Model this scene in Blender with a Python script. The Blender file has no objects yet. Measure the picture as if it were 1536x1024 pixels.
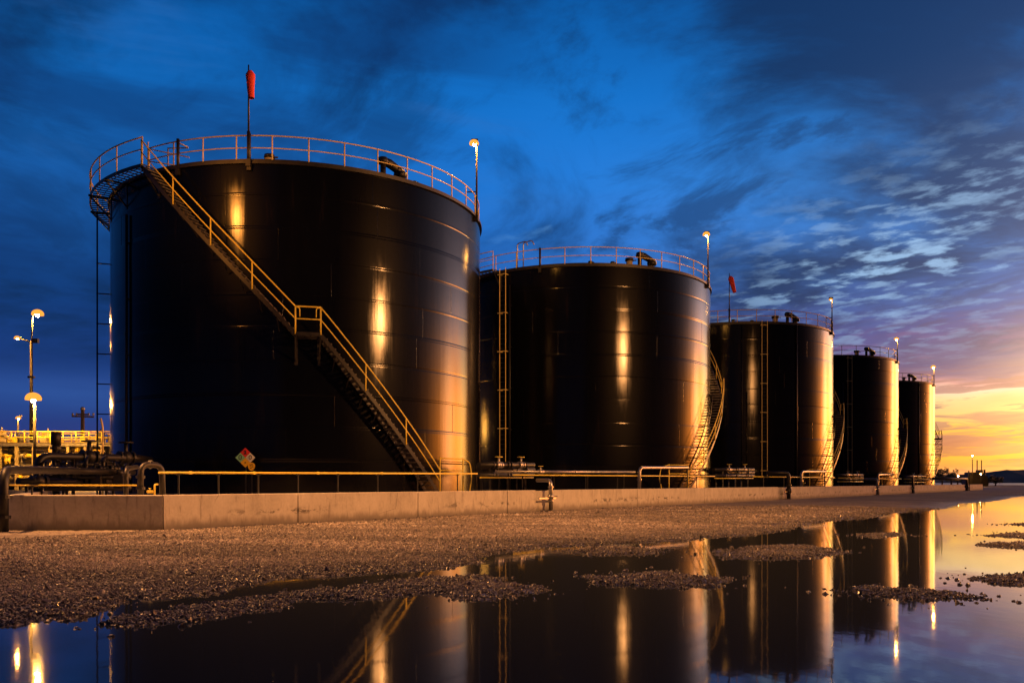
import bpy, bmesh, math, random
import numpy as np
from mathutils import Vector, Matrix

random.seed(7); RNG = np.random.default_rng(11)
S = bpy.context.scene
COL = S.collection
PI = math.pi
F = 1310.0; HZ = 723.0; CX = 768.0; CH = 1.4      # focal length, horizon and centre in photo pixels; eye height in metres

# ------------------------------------------------------------------ camera
cam = bpy.data.cameras.new('camera'); camo = bpy.data.objects.new('camera', cam); COL.objects.link(camo)
camo.location = (0, 0, CH); camo.rotation_euler = (PI/2, 0, 0)
cam.sensor_width = 36; cam.lens = F/1536*36; cam.shift_y = (HZ-512)/1536; cam.clip_end = 6000; cam.clip_start = 0.1
S.camera = camo
S.view_settings.view_transform = 'Standard'; S.view_settings.look = 'None'
S.view_settings.exposure = 0.0; S.view_settings.gamma = 1.0
S.render.engine = 'CYCLES'
S.cycles.use_denoising = True; S.cycles.max_bounces = 6; S.cycles.glossy_bounces = 4
S.cycles.sample_clamp_indirect = 6; S.cycles.sample_clamp_direct = 0; S.cycles.blur_glossy = 0.6

# ------------------------------------------------------------------ helpers: photo pixel -> place
def at(px, py, Y): return Vector(((px-CX)/F*Y, Y, CH-(py-HZ)/F*Y))
def gpt(px, py, z=0.0):
    Y = F*(CH-z)/(py-HZ); return ((px-CX)/F*Y, Y)
def lin(c): c = c/255.0; return c/12.92 if c <= .04045 else ((c+.055)/1.055)**2.4
def rgb(r, g, b): return (lin(r), lin(g), lin(b), 1.0)

# ------------------------------------------------------------------ node helpers
class V:
    """a scalar socket with arithmetic that adds Math nodes"""
    def __init__(s, nt, sock): s.nt, s.k = nt, sock
    def op(s, o, b=None, c=None, clamp=False):
        n = s.nt.nodes.new('ShaderNodeMath'); n.operation = o; n.use_clamp = clamp
        for i, v in enumerate((s, b, c)):
            if v is None: continue
            if isinstance(v, V): s.nt.links.new(v.k, n.inputs[i])
            else: n.inputs[i].default_value = v
        return V(s.nt, n.outputs[0])
    def __add__(s, b): return s.op('ADD', b)
    def __sub__(s, b): return s.op('SUBTRACT', b)
    def __mul__(s, b): return s.op('MULTIPLY', b)
    def __truediv__(s, b): return s.op('DIVIDE', b)
    __radd__ = __add__; __rmul__ = __mul__
    def __rsub__(s, b): return (s*-1.0)+b
    def sstep(s, a, b):
        n = s.nt.nodes.new('ShaderNodeMapRange'); n.interpolation_type = 'SMOOTHSTEP'
        s.nt.links.new(s.k, n.inputs[0]); n.inputs[1].default_value = a; n.inputs[2].default_value = b
        return V(s.nt, n.outputs[0])
    def gauss(s, c, w):
        t = (s-c)/w
        return V(s.nt, (t*t*-1.0).op('EXPONENT').k)
def comb(nt, x, y, z):
    n = nt.nodes.new('ShaderNodeCombineXYZ')
    for i, v in enumerate((x, y, z)):
        if isinstance(v, V): nt.links.new(v.k, n.inputs[i])
        else: n.inputs[i].default_value = v
    return n.outputs[0]
def noise(nt, vec, scale, detail=4, rough=.55, dist=0.0, out='Fac'):
    n = nt.nodes.new('ShaderNodeTexNoise'); n.inputs['Scale'].default_value = scale; n.inputs['Detail'].default_value = detail
    n.inputs['Roughness'].default_value = rough; n.inputs['Distortion'].default_value = dist
    if vec is not None: nt.links.new(vec, n.inputs['Vector'])
    return V(nt, n.outputs[out]) if out == 'Fac' else n.outputs[out]
def ramp(nt, fac, stops, interp='LINEAR'):
    n = nt.nodes.new('ShaderNodeValToRGB'); e = n.color_ramp.elements; n.color_ramp.interpolation = interp
    while len(e) < len(stops): e.new(0.5)
    for i, (p, c) in enumerate(stops): e[i].position = p; e[i].color = c
    nt.links.new(fac.k, n.inputs[0]); return n.outputs[0]
def mix(nt, fac, a, b, mode='MIX'):
    n = nt.nodes.new('ShaderNodeMix'); n.data_type = 'RGBA'; n.blend_type = mode
    for sock, v in ((n.inputs[0], fac), (n.inputs[6], a), (n.inputs[7], b)):
        if isinstance(v, V): nt.links.new(v.k, sock)
        elif isinstance(v, (tuple, float, int)): sock.default_value = v
        else: nt.links.new(v, sock)
    return n.outputs[2]
def gray(nt, v): return comb(nt, v, v, v)

# ------------------------------------------------------------------ sky (world)
W = bpy.data.worlds.new('World'); S.world = W; W.use_nodes = True
nt = W.node_tree; nt.nodes.clear()
tc = nt.nodes.new('ShaderNodeTexCoord'); nv = nt.nodes.new('ShaderNodeVectorMath'); nv.operation = 'NORMALIZE'
nt.links.new(tc.outputs['Generated'], nv.inputs[0])
sp = nt.nodes.new('ShaderNodeSeparateXYZ'); nt.links.new(nv.outputs[0], sp.inputs[0])
x, y, z = (V(nt, sp.outputs[i]) for i in range(3))
hl = (x*x+y*y).op('SQRT')
az = x.op('ARCTAN2', y)*57.2958          # degrees right of straight ahead
el = z.op('ARCTAN2', hl)*57.2958         # degrees above the horizon
SUN_AZ = 66.0                            # the sun went down outside the picture, to the right of the tanks
ga = az-30.0
wl = ga.gauss(0, 24.0); wr = ga.gauss(0, 85.0)
right = ga.op('GREATER_THAN', 0.0)
wsun = wl+(wr-wl)*right
blue = ramp(nt, el/90.0, [(0.0, rgb(50, 66, 134)), (.05, rgb(24, 52, 120)), (.12, rgb(12, 58, 122)), (.19, rgb(20, 86, 160)), (.26, rgb(12, 98, 178)),
                          (.36, rgb(2, 88, 166)), (.6, rgb(4, 46, 104)), (1.0, rgb(6, 30, 70))])
elw = el+(noise(nt, comb(nt, az*.07, el*.42-az*.02, 4.4), 1.0, 5, .55)-.5)*5.0*el.sstep(3.5, 6.0)
glow = ramp(nt, elw/30.0, [(0.0, rgb(206, 118, 112)), (.03, rgb(246, 142, 66)), (.055, rgb(255, 184, 30)), (.08, rgb(252, 156, 44)), (.11, rgb(255, 190, 88)),
                          (.15, rgb(255, 216, 156)), (.172, rgb(255, 216, 188)), (.196, rgb(208, 140, 150)), (.218, rgb(100, 74, 130)), (.30, rgb(66, 72, 138)),
                          (.42, rgb(56, 104, 172)), (.6, rgb(38, 108, 180)), (.8, rgb(16, 98, 174)), (1.0, rgb(6, 84, 158))])
base = mix(nt, wsun, blue, glow)
# the brighter patch of open sky above the second tank, and the dark half of the sky behind the camera
bright = az.gauss(5.0, 18.0)*el.gauss(16.5, 8.0)
fwd = ((az-12.0)*(1/57.2958)).op('COSINE').sstep(-.50, .45)
gain = (bright*.80+1.0)*(fwd*.80+.20)
# the burning part of the sunset, beyond the right edge of the picture
fire = az.gauss(61.0, 16.0)*el.gauss(.5, 7.5)
veil = az.gauss(66.0, 26.0)*el.gauss(13.0, 12.0)
gain = gain*(el.gauss(3.5, 3.0)*wsun*-.16+1.0)
base = mix(nt, 1.0, base, gray(nt, (gain+veil*.25)*(az.sstep(34, 52)*-.68+1.0)), 'MULTIPLY')
# cloud sheets on a flat ceiling, so that they crowd together towards the horizon
inv = z+.16
px_, py_ = x/inv, y/inv
flat = comb(nt, px_*1.0, py_*1.0, 3.7)
n1 = noise(nt, flat, 1.35, 8, .60, .5)
n2 = noise(nt, comb(nt, px_*1.0+py_*.35, py_*.8, 9.1), 2.7, 8, .62, .5)
n3 = noise(nt, comb(nt, px_*1.1+py_*.6, py_*1.0, 1.3), 6.5, 6, .58, .5)
topright = az.sstep(0, 26)*el.sstep(9, 17)
dark = (n1+topright*.13-el.gauss(16, 6)*az.gauss(3, 13)*.06+el.sstep(24, 30)*.03*az.sstep(-22, -6)).sstep(.43, .66)
dark2 = n2.sstep(.46, .63)*(az.sstep(-20, 8)*.35+.38)
dark2 = dark2.op('MAXIMUM', (n2*.7+n3*.3).sstep(.44, .60)*az.sstep(2, 16)*el.gauss(15, 7)*.85)
above = el.sstep(6.0, 8.0)
cl = dark.op('MAXIMUM', dark2)*above*.93
ccol = mix(nt, wsun, rgb(7, 40, 82), mix(nt, el.sstep(6.5, 12), rgb(66, 52, 104), rgb(17, 48, 92)))
ccol = mix(nt, 1.0, ccol, gray(nt, fwd*.80+.20+fire*.6+veil*.5), 'MULTIPLY')
sky = mix(nt, cl, base, ccol)
pale = (n2*.55+n3*.45).sstep(.40, .28)*az.sstep(-20, 0)*el.gauss(17, 6)*.55
sky = mix(nt, pale, sky, rgb(84, 146, 212))
soft = noise(nt, comb(nt, az*.05+el*.02, el*.16, 2.2), 1.0, 5, .58, .4)
sky = mix(nt, soft.sstep(.44, .68)*az.sstep(6, -8)*above*.55, sky, rgb(10, 44, 96))
sky = mix(nt, soft.sstep(.47, .30)*az.sstep(8, -6)*el.gauss(22, 8)*.5*fwd, sky, rgb(48, 112, 190))
# broken small clouds with pale gaps on the right
patch = az.gauss(25, 12)*el.gauss(13.0+(az-25.0)*.25, 4.2)
n4 = noise(nt, comb(nt, px_*1.0+py_*.45, py_*1.0, 6.6), 11.5, 6, .55, .15)
gap = n4.sstep(.53, .37)*n2.sstep(.66, .40)*patch*.9
sky = mix(nt, gap*1.0, sky, rgb(152, 192, 232))
mauve = (n3*.5+n2*.5).sstep(.46, .6)*az.gauss(30, 11)*el.gauss(8.2, 1.3)*.28
sky = mix(nt, mauve, sky, rgb(176, 104, 150))
# long streaks low over the sunset
st = noise(nt, comb(nt, az*.085, el*.95+az*.028, 5.5), 1.0, 6, .58, .5)
st2 = noise(nt, comb(nt, az*.2, el*2.0-az*.04, 2.5), 1.0, 5, .6, .4)
low = el.sstep(7.2, 5.8)*wsun
band = el.gauss(2.5, .45)*az.gauss(25.5, 3.2)*.34-el.gauss(4.6, 1.4)*.07
stm = (st+band).sstep(.51, .62)*low*.85
stm = stm.op('MAXIMUM', st2.sstep(.50, .57)*low*.78)
scol = mix(nt, 1.0, mix(nt, el.sstep(.8, 4.0), rgb(178, 84, 74), rgb(134, 84, 108)), gray(nt, fire*3.0+1.0), 'MULTIPLY')
sky = mix(nt, stm, sky, scol)
leftband = el.gauss(5.2, 1.2)*az.sstep(-10, -20)*noise(nt, comb(nt, az*.06, el*.5, 8.0), 1.0, 4)
sky = mix(nt, leftband*.8, sky, rgb(52, 98, 176))
stops = lambda a, b_: [(0.0, a), (.16, a), (.30, b_), (.46, (.50, .40, .42, 1)), (.75, (.36, .36, .46, 1)), (1.0, (.2, .25, .42, 1))]
fcol = mix(nt, az.sstep(42, 58), ramp(nt, el/24.0, stops((1.0, .52, .10, 1), (1.0, .62, .24, 1))), ramp(nt, el/24.0, stops((1.0, .25, .02, 1), (1.0, .34, .07, 1))))
sky = mix(nt, 1.0, sky, mix(nt, 1.0, fcol, gray(nt, fire*38.0*(n2*1.5+.2)+veil*1.2), 'MULTIPLY'), 'ADD')
sky = mix(nt, el.sstep(.1, -.6), sky, rgb(30, 26, 30))
nsky = nt.nodes.new('ShaderNodeTexSky'); nsky.sky_type = 'NISHITA'; nsky.sun_disc = False
nsky.sun_elevation = math.radians(1.2); nsky.sun_rotation = math.radians(SUN_AZ); nsky.air_density = 1.0
sky = mix(nt, 0.004, sky, nsky.outputs[0], 'ADD')
bg = nt.nodes.new('ShaderNodeBackground'); bg.inputs[1].default_value = 1.0
nt.links.new(sky, bg.inputs[0]); wo = nt.nodes.new('ShaderNodeOutputWorld'); nt.links.new(bg.outputs[0], wo.inputs[0])
W.cycles.sampling_method = 'MANUAL'; W.cycles.sample_map_resolution = 1024

# ------------------------------------------------------------------ materials
def mat(name, color, rough=.5, metal=0.0, ior=1.5):
    m = bpy.data.materials.new(name); m.use_nodes = True
    b = m.node_tree.nodes['Principled BSDF']
    b.inputs['Base Color'].default_value = color if len(color) == 4 else (*color, 1)
    b.inputs['Roughness'].default_value = rough; b.inputs['Metallic'].default_value = metal; b.inputs['IOR'].default_value = ior
    return m, m.node_tree, b
def wear(m, t, b, c1, c2, scale=3.0, r1=.4, r2=.7, stretch=(1, 1, 1), bump=0.0, bscale=None):
    tcn = t.nodes.new('ShaderNodeTexCoord'); mp = t.nodes.new('ShaderNodeMapping'); mp.inputs['Scale'].default_value = stretch
    t.links.new(tcn.outputs['Object'], mp.inputs[0])
    n = noise(t, mp.outputs[0], scale, 6, .6)
    t.links.new(ramp(t, n, [(.35, (*c1, 1)), (.68, (*c2, 1))]), b.inputs['Base Color'])
    rr = n*(r2-r1)+r1; t.links.new(rr.k, b.inputs['Roughness'])
    if bump:
        bn = t.nodes.new('ShaderNodeBump'); bn.inputs['Strength'].default_value = bump; bn.inputs['Distance'].default_value = .01
        nb = noise(t, mp.outputs[0], bscale or scale*4, 5, .6); t.links.new(nb.k, bn.inputs['Height']); t.links.new(bn.outputs[0], b.inputs['Normal'])
    return mp
M = {}
# black tank paint: dark, glossy, faintly wavy plates with runs and scuffs
m, t, b = mat('tank_paint', (.005, .005, .006), .2, 0, 1.6); M['tank'] = m
tcn = t.nodes.new('ShaderNodeTexCoord'); mp = t.nodes.new('ShaderNodeMapping'); mp.inputs['Scale'].default_value = (1, 1, .12); t.links.new(tcn.outputs['Object'], mp.inputs[0])
ns = noise(t, mp.outputs[0], 1.6, 6, .62); nb_ = noise(t, tcn.outputs['Object'], .55, 3, .5); nr = noise(t, mp.outputs[0], 6.0, 4, .6)
t.links.new(ramp(t, ns, [(.35, (.0022, .0025, .0045, 1)), (.62, (.003, .0034, .0058, 1)), (.80, (.014, .009, .007, 1))]), b.inputs['Base Color'])
t.links.new((ns*.13+nr*.08+.075).k, b.inputs['Roughness'])
bn = t.nodes.new('ShaderNodeBump'); bn.inputs['Strength'].default_value = .14; bn.inputs['Distance'].default_value = .05
gl = t.nodes.new('ShaderNodeBsdfAnisotropic'); gl.distribution = 'BECKMANN'; df = t.nodes.new('ShaderNodeBsdfDiffuse'); fr = t.nodes.new('ShaderNodeFresnel'); fr.inputs[0].default_value = 1.31
mxs = t.nodes.new('ShaderNodeMixShader'); gl.inputs['Color'].default_value = (1, 1, 1, 1)
t.links.new(b.inputs['Base Color'].links[0].from_socket, df.inputs[0]); t.links.new((ns*.11+nr*.08+.085).k, gl.inputs['Roughness'])
t.links.new(fr.outputs[0], mxs.inputs[0]); t.links.new(df.outputs[0], mxs.inputs[1]); g2_ = t.nodes.new('ShaderNodeBsdfAnisotropic'); g2_.distribution = 'BECKMANN'; g2_.inputs['Roughness'].default_value = .36; g2_.inputs['Color'].default_value = (1, 1, 1, 1); mx2 = t.nodes.new('ShaderNodeMixShader'); mx2.inputs[0].default_value = .12
t.links.new(gl.outputs[0], mx2.inputs[1]); t.links.new(g2_.outputs[0], mx2.inputs[2]); t.links.new(mx2.outputs[0], mxs.inputs[2])
for q_ in (gl, df, fr): t.links.new(bn.outputs[0], q_.inputs['Normal'])
t.links.new(mxs.outputs[0], t.nodes['Material Output'].inputs[0])
mp9 = t.nodes.new('ShaderNodeMapping'); mp9.inputs['Scale'].default_value = (1, 1, .05); t.links.new(tcn.outputs['Object'], mp9.inputs[0])
n9 = noise(t, mp9.outputs[0], 1.5, 4, .55)
t.links.new((nb_*.6+ns*.10+n9*.9).k, bn.inputs['Height']); t.links.new(bn.outputs[0], b.inputs['Normal'])
def simple(key, name, c1, c2, r1, r2, metal=0.0, scale=3.0, **k):
    m, t, b = mat(name, c1, r1, metal); wear(m, t, b, c1, c2, scale, r1, r2, **k); M[key] = m
simple('steel', 'dark_painted_steel', (.007, .007, .008), (.018, .014, .012), .35, .6)
simple('tread', 'worn_grating_steel', (.10, .09, .08), (.22, .19, .15), .35, .6, .3, 5)
simple('yellow', 'safety_yellow_paint', (.80, .60, .06), (.84, .66, .09), .35, .55, 0, 4)
simple('rail', 'weathered_yellow_rail', (.62, .48, .16), (.74, .58, .22), .4, .6, 0, 4)
simple('galv', 'galvanised_steel', (.28, .27, .26), (.42, .40, .38), .3, .55, .7, 6)
simple('pipe', 'black_pipe_coating', (.003, .003, .003), (.010, .008, .007), .38, .6, 0, 4)
simple('clad', 'aluminium_pipe_cladding', (.22, .21, .20), (.34, .32, .30), .25, .45, .8, 5)
simple('beige', 'pale_industrial_paint', (.30, .26, .17), (.46, .40, .28), .45, .65, 0, 2)
simple('matte', 'matte_grey_pole_paint', (.035, .032, .03), (.06, .054, .05), .85, .95, 0, 4)
simple('timber', 'weathered_timber', (.06, .045, .035), (.11, .085, .06), .7, .9, 0, 6)
simple('red', 'red_windsock_cloth', (.62, .03, .012), (.75, .05, .02), .6, .8, 0, 6)
simple('leaf', 'dark_foliage', (.03, .04, .014), (.07, .085, .03), .6, .85, 0, .4)
simple('hill', 'distant_wooded_slope', (.020, .026, .030), (.036, .042, .046), .9, 1, 0, .03)
for key, c in (('sign_red', (.74, .04, .025)), ('sign_green', (.28, .66, .40)), ('sign_cream', (.80, .78, .66)), ('sign_yellow', (.86, .52, .02)), ('ink', (.03, .025, .02))):
    m, t, b = mat(key+'_enamel', c, .45); wear(m, t, b, tuple(v*.85 for v in c), c, 9, .35, .6); M[key] = m
# concrete
m, t, b = mat('cast_concrete', (.4, .36, .31), .85); M['conc'] = m
tcn = t.nodes.new('ShaderNodeTexCoord'); ob = tcn.outputs['Object']
na = noise(t, ob, .9, 6, .6); nf = noise(t, ob, 14, 6, .65)
mp = t.nodes.new('ShaderNodeMapping'); mp.inputs['Scale'].default_value = (1.6, 1.6, .25); t.links.new(ob, mp.inputs[0]); nd = noise(t, mp.outputs[0], 2.2, 5, .6)
cc = ramp(t, (na*.5+nf*.25+nd*.25), [(.34, (.30, .275, .235, 1)), (.5, (.45, .415, .355, 1)), (.66, (.55, .515, .45, 1))])
gz = t.nodes.new('ShaderNodeSeparateXYZ'); t.links.new(tcn.outputs['Object'], gz.inputs[0]); zz = V(t, gz.outputs[2])
mp2 = t.nodes.new('ShaderNodeMapping'); mp2.inputs['Scale'].default_value = (1, 1, 2.0); t.links.new(ob, mp2.inputs[0])
sm = noise(t, mp2.outputs[0], 2.6, 5, .62)
stain = zz.gauss(.55, .09)*sm.sstep(.50, .60)*noise(t, ob, .23, 2).sstep(.46, .56)*.85
cc = mix(t, stain, cc, (.05, .042, .036, 1))
splash = (zz*-1.0+nd*.55+na*.3).sstep(-.06, .20)*.75
cc = mix(t, splash, cc, (.16, .135, .11, 1))
runs = noise(t, mp.outputs[0], 5.0, 4, .6).sstep(.56, .70)*.5
cc = mix(t, runs, cc, (.15, .125, .10, 1))
vcr = t.nodes.new('ShaderNodeTexVoronoi'); vcr.feature = 'DISTANCE_TO_EDGE'; vcr.inputs['Scale'].default_value = .55; t.links.new(ob, vcr.inputs['Vector'])
crack = V(t, vcr.outputs['Distance']).sstep(.006, .0)*noise(t, ob, .4, 3).sstep(.5, .6)*.8
cc = mix(t, crack, cc, (.05, .04, .035, 1))
damp = (zz*-1.0+na*.35).sstep(-.14, .05)*.6
cc = mix(t, damp, cc, (.11, .095, .08, 1))
t.links.new(cc, b.inputs['Base Color'])
bn = t.nodes.new('ShaderNodeBump'); bn.inputs['Strength'].default_value = .5; bn.inputs['Distance'].default_value = .012
t.links.new((nf*.6+na*.6).k, bn.inputs['Height']); t.links.new(bn.outputs[0], b.inputs['Normal'])
# gravel ground: crushed stone with fines, darkened by wetness at the water line and painted lamp falloff beyond
m, t, b = mat('crushed_gravel', (.2, .18, .16), .8); M['gravel'] = m
geo = t.nodes.new('ShaderNodeNewGeometry'); ps = geo.outputs['Position']
vo = t.nodes.new('ShaderNodeTexVoronoi'); vo.inputs['Scale'].default_value = 17; t.links.new(ps, vo.inputs['Vector'])
vo2 = t.nodes.new('ShaderNodeTexVoronoi'); vo2.inputs['Scale'].default_value = 43; t.links.new(ps, vo2.inputs['Vector'])
big = noise(t, ps, .22, 5, .6); mid = noise(t, ps, 2.1, 5, .6)
hs = t.nodes.new('ShaderNodeSeparateColor'); t.links.new(vo.outputs['Color'], hs.inputs[0]); cellv = V(t, hs.outputs[0])
gcol = ramp(t, (cellv*.45+mid*.35+big*.3), [(.25, (.12, .10, .088, 1)), (.5, (.23, .19, .165, 1)), (.8, (.36, .31, .27, 1))])
g3 = t.nodes.new('ShaderNodeSeparateXYZ'); t.links.new(ps, g3.inputs[0]); hz_ = V(t, g3.outputs[2])
dm = t.nodes.new('ShaderNodeMapping'); dm.inputs['Rotation'].default_value = (0, 0, -.95); dm.inputs['Scale'].default_value = (.22, .75, 1); t.links.new(ps, dm.inputs[0])
drift = noise(t, dm.outputs[0], .8, 5, .6).sstep(.40, .58)*.6
gcol = mix(t, drift, gcol, (.075, .062, .055, 1))
wet_falloff = (hz_*-1.0+mid*.05-.025).sstep(-.12, -.01)
gcol = mix(t, wet_falloff*.8, gcol, (.03, .026, .023, 1))
t.links.new(gcol, b.inputs['Base Color']); t.links.new((wet_falloff*-.45+.82).k, b.inputs['Roughness'])
bn = t.nodes.new('ShaderNodeBump'); bn.inputs['Strength'].default_value = 1.0; bn.inputs['Distance'].default_value = .03
hgt = V(t, vo.outputs['Distance'])*-1.0+V(t, vo2.outputs['Distance'])*-.4+mid*.6
t.links.new(hgt.k, bn.inputs['Height']); t.links.new(bn.outputs[0], b.inputs['Normal'])
# loose stones
m, t, b = mat('loose_stone', (.25, .22, .2), .6); M['stone'] = m
oi = t.nodes.new('ShaderNodeObjectInfo'); rv = V(t, oi.outputs['Random'])
geo = t.nodes.new('ShaderNodeNewGeometry'); n0 = noise(t, geo.outputs['Position'], 30, 3, .6)
scol_ = ramp(t, rv*.8+n0*.2, [(.1, (.10, .085, .075, 1)), (.5, (.235, .19, .165, 1)), (.85, (.42, .35, .31, 1)), (.97, (.6, .56, .5, 1))])
sxyz = t.nodes.new('ShaderNodeSeparateXYZ'); t.links.new(geo.outputs['Position'], sxyz.inputs[0])
damp_falloff = (V(t, sxyz.outputs[2])+noise(t, geo.outputs['Position'], .8, 5, .6)*.07-.035).sstep(.125, .02)  # damp near the water, drawn wider so the colour also carries lamp falloff
dm = t.nodes.new('ShaderNodeMapping'); dm.inputs['Rotation'].default_value = (0, 0, -.95); dm.inputs['Scale'].default_value = (.22, .75, 1); t.links.new(geo.outputs['Position'], dm.inputs[0])
drift = noise(t, dm.outputs[0], .8, 5, .6).sstep(.40, .58)*.6
scol_ = mix(t, drift, scol_, (.075, .062, .055, 1))
t.links.new(mix(t, damp_falloff*.80, scol_, (.028, .025, .024, 1)), b.inputs['Base Color'])
t.links.new((rv*.35+.40-damp_falloff*.15).k, b.inputs['Roughness'])
# standing water
m, t, b = mat('puddle_water', (.030, .036, .042), .035, 0, 1.7); M['water'] = m
geo = t.nodes.new('ShaderNodeNewGeometry'); mp = t.nodes.new('ShaderNodeMapping'); mp.inputs['Scale'].default_value = (1, .55, 1); t.links.new(geo.outputs['Position'], mp.inputs[0])
w1 = noise(t, mp.outputs[0], 5.0, 3, .5); w2 = noise(t, mp.outputs[0], .6, 3, .5); w3 = noise(t, mp.outputs[0], 26, 2, .5)
bn = t.nodes.new('ShaderNodeBump'); bn.inputs['Strength'].default_value = .11; bn.inputs['Distance'].default_value = .02
t.links.new((w1*w2*.5+w3*w2*.05).k, bn.inputs['Height']); t.links.new(bn.outputs[0], b.inputs['Normal'])
t.links.new((w2*.05+.012).k, b.inputs['Roughness'])
m, t, b = mat('lake_water', (.03, .06, .10), .3, 0, 1.33); M['lake'] = m
EMS = {}
def emat(strength, col=(1.0, .55, .16)):
    k = (strength, col)
    if k not in EMS:
        m = bpy.data.materials.new('sodium_lamp_glow'); m.use_nodes = True; t = m.node_tree; t.nodes.clear()
        e = t.nodes.new('ShaderNodeEmission'); e.inputs[0].default_value = (*col, 1); e.inputs[1].default_value = strength
        o = t.nodes.new('ShaderNodeOutputMaterial'); t.links.new(e.outputs[0], o.inputs[0]); EMS[k] = m
    return EMS[k]

# ------------------------------------------------------------------ mesh helpers
ORG = {}
def org(o): return ORG.get(o.name, Vector((0, 0, 0))) if o else Vector((0, 0, 0))
class MB:
    def __init__(s): s.v = []; s.f = []; s.sm = []
    def add(s, vs, fs, smooth=False):
        o = len(s.v); s.v += [tuple(p) for p in vs]; s.f += [tuple(i+o for i in f) for f in fs]; s.sm += [smooth]*len(fs); return s
    def box(s, c, size, rz=0.0, ry=0.0, rx=0.0):
        R = Matrix.Rotation(rz, 3, 'Z') @ Matrix.Rotation(ry, 3, 'Y') @ Matrix.Rotation(rx, 3, 'X')
        vs = [Vector(c)+R @ Vector((sx*size[0]/2, sy*size[1]/2, sz*size[2]/2)) for sx in (-1, 1) for sy in (-1, 1) for sz in (-1, 1)]
        return s.add(vs, [(0, 1, 3, 2), (4, 6, 7, 5), (0, 4, 5, 1), (2, 3, 7, 6), (0, 2, 6, 4), (1, 5, 7, 3)])
    def bar(s, a, b, w, h):
        """rectangular bar from a to b, w across, h up"""
        a, b = Vector(a), Vector(b); d = (b-a).normalized(); up = Vector((0, 0, 1))
        if abs(d.z) > .99: up = Vector((0, 1, 0))
        r = d.cross(up).normalized(); u = r.cross(d)
        vs = [p+r*(i*w/2)+u*(j*h/2) for p in (a, b) for i, j in ((-1, -1), (1, -1), (1, 1), (-1, 1))]
        return s.add(vs, [(0, 1, 2, 3), (7, 6, 5, 4), (0, 4, 5, 1), (1, 5, 6, 2), (2, 6, 7, 3), (3, 7, 4, 0)])
    def tube(s, pts, r, seg=8, fillet=0.0, closed=False, cap=True):
        P = [Vector(p) for p in pts]
        if fillet and len(P) > 2:
            Q = [P[0]]
            for i in range(1, len(P)-1):
                a, b_, c = P[i-1], P[i], P[i+1]; f = min(fillet, (a-b_).length*.48, (c-b_).length*.48)
                p0 = b_+(a-b_).normalized()*f; p1 = b_+(c-b_).normalized()*f
                for k in range(6):
                    q = k/5; Q.append(p0*(1-q)**2+b_*2*q*(1-q)+p1*q*q)
            Q.append(P[-1]); P = Q
        n = len(P); vs = []; prev = None
        for i, p in enumerate(P):
            a = P[(i-1) % n] if (closed or i > 0) else p; c = P[(i+1) % n] if (closed or i < n-1) else p
            d = (c-a).normalized()
            if prev is None:
                prev = d.orthogonal().normalized()
            prev = (prev-d*prev.dot(d)).normalized(); w = d.cross(prev)
            rr = r[i] if isinstance(r, (list, tuple)) else r
            for k in range(seg):
                q = 2*PI*k/seg; vs.append(p+prev*(math.cos(q)*rr)+w*(math.sin(q)*rr))
        fs = []
        for i in range(n if closed else n-1):
            j = (i+1) % n
            for k in range(seg):
                k2 = (k+1) % seg; fs.append((i*seg+k, i*seg+k2, j*seg+k2, j*seg+k))
        s.add(vs, fs, True)
        if cap and not closed:
            o = len(s.v)-len(vs)
            s.f.append(tuple(o+k for k in range(seg))[::-1]); s.f.append(tuple(o+(n-1)*seg+k for k in range(seg))); s.sm += [False]*2
        return s
    def lathe(s, prof, c, seg=24, smooth=True, a0=0.0, a1=2*PI, axis=None):
        c = Vector(c); full = abs(a1-a0-2*PI) < 1e-6; n = seg if full else seg+1; vs = []
        R = Vector((0, 0, 1)).rotation_difference(Vector(axis)).to_matrix() if axis else None
        for (r, z_) in prof:
            for k in range(n):
                q = a0+(a1-a0)*k/seg; p = Vector((r*math.cos(q), r*math.sin(q), z_))
                vs.append(c+(R @ p if R else p))
        fs = []
        for i in range(len(prof)-1):
            for k in range(seg):
                k2 = (k+1) % n; fs.append((i*n+k, i*n+k2, (i+1)*n+k2, (i+1)*n+k))
        return s.add(vs, fs, smooth)
    def cyl(s, a, b, r, seg=16): return s.tube([a, b], r, seg)
    def ball(s, c, r, seg=12, sz=1.0):
        return s.lathe([(r*math.sin(PI*i/8)+1e-5, -r*sz*math.cos(PI*i/8)) for i in range(9)], c, seg)
    def build(s, name, m, parent=None):
        o3 = org(parent); me = bpy.data.meshes.new(name)
        me.from_pydata([(p[0]-o3.x, p[1]-o3.y, p[2]-o3.z) for p in s.v], [], s.f)
        me.polygons.foreach_set('use_smooth', s.sm); me.materials.append(M[m] if isinstance(m, str) else m); me.update()
        ob = bpy.data.objects.new(name, me); COL.objects.link(ob)
        if parent: ob.parent = parent; ORG[ob.name] = o3
        return ob
def tag(o, label=None, cat=None, group=None, kind=None):
    for k, v in (('label', label), ('category', cat), ('group', group), ('kind', kind)):
        if v: o[k] = v
    return o
def thing(name, label, cat, loc, group=None):
    o = bpy.data.objects.new(name, None); COL.objects.link(o); o.location = loc; o.empty_display_size = .3
    ORG[o.name] = Vector(loc); return tag(o, label, cat, group)
def inst(name, me, parent, loc, rz=0.0):
    """one more part or sub-part sharing a mesh; loc is a world place"""
    o = bpy.data.objects.new(name, me); COL.objects.link(o); o.parent = parent
    o.location = Vector(loc)-org(parent); o.rotation_euler = (0, 0, rz); return o

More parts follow.
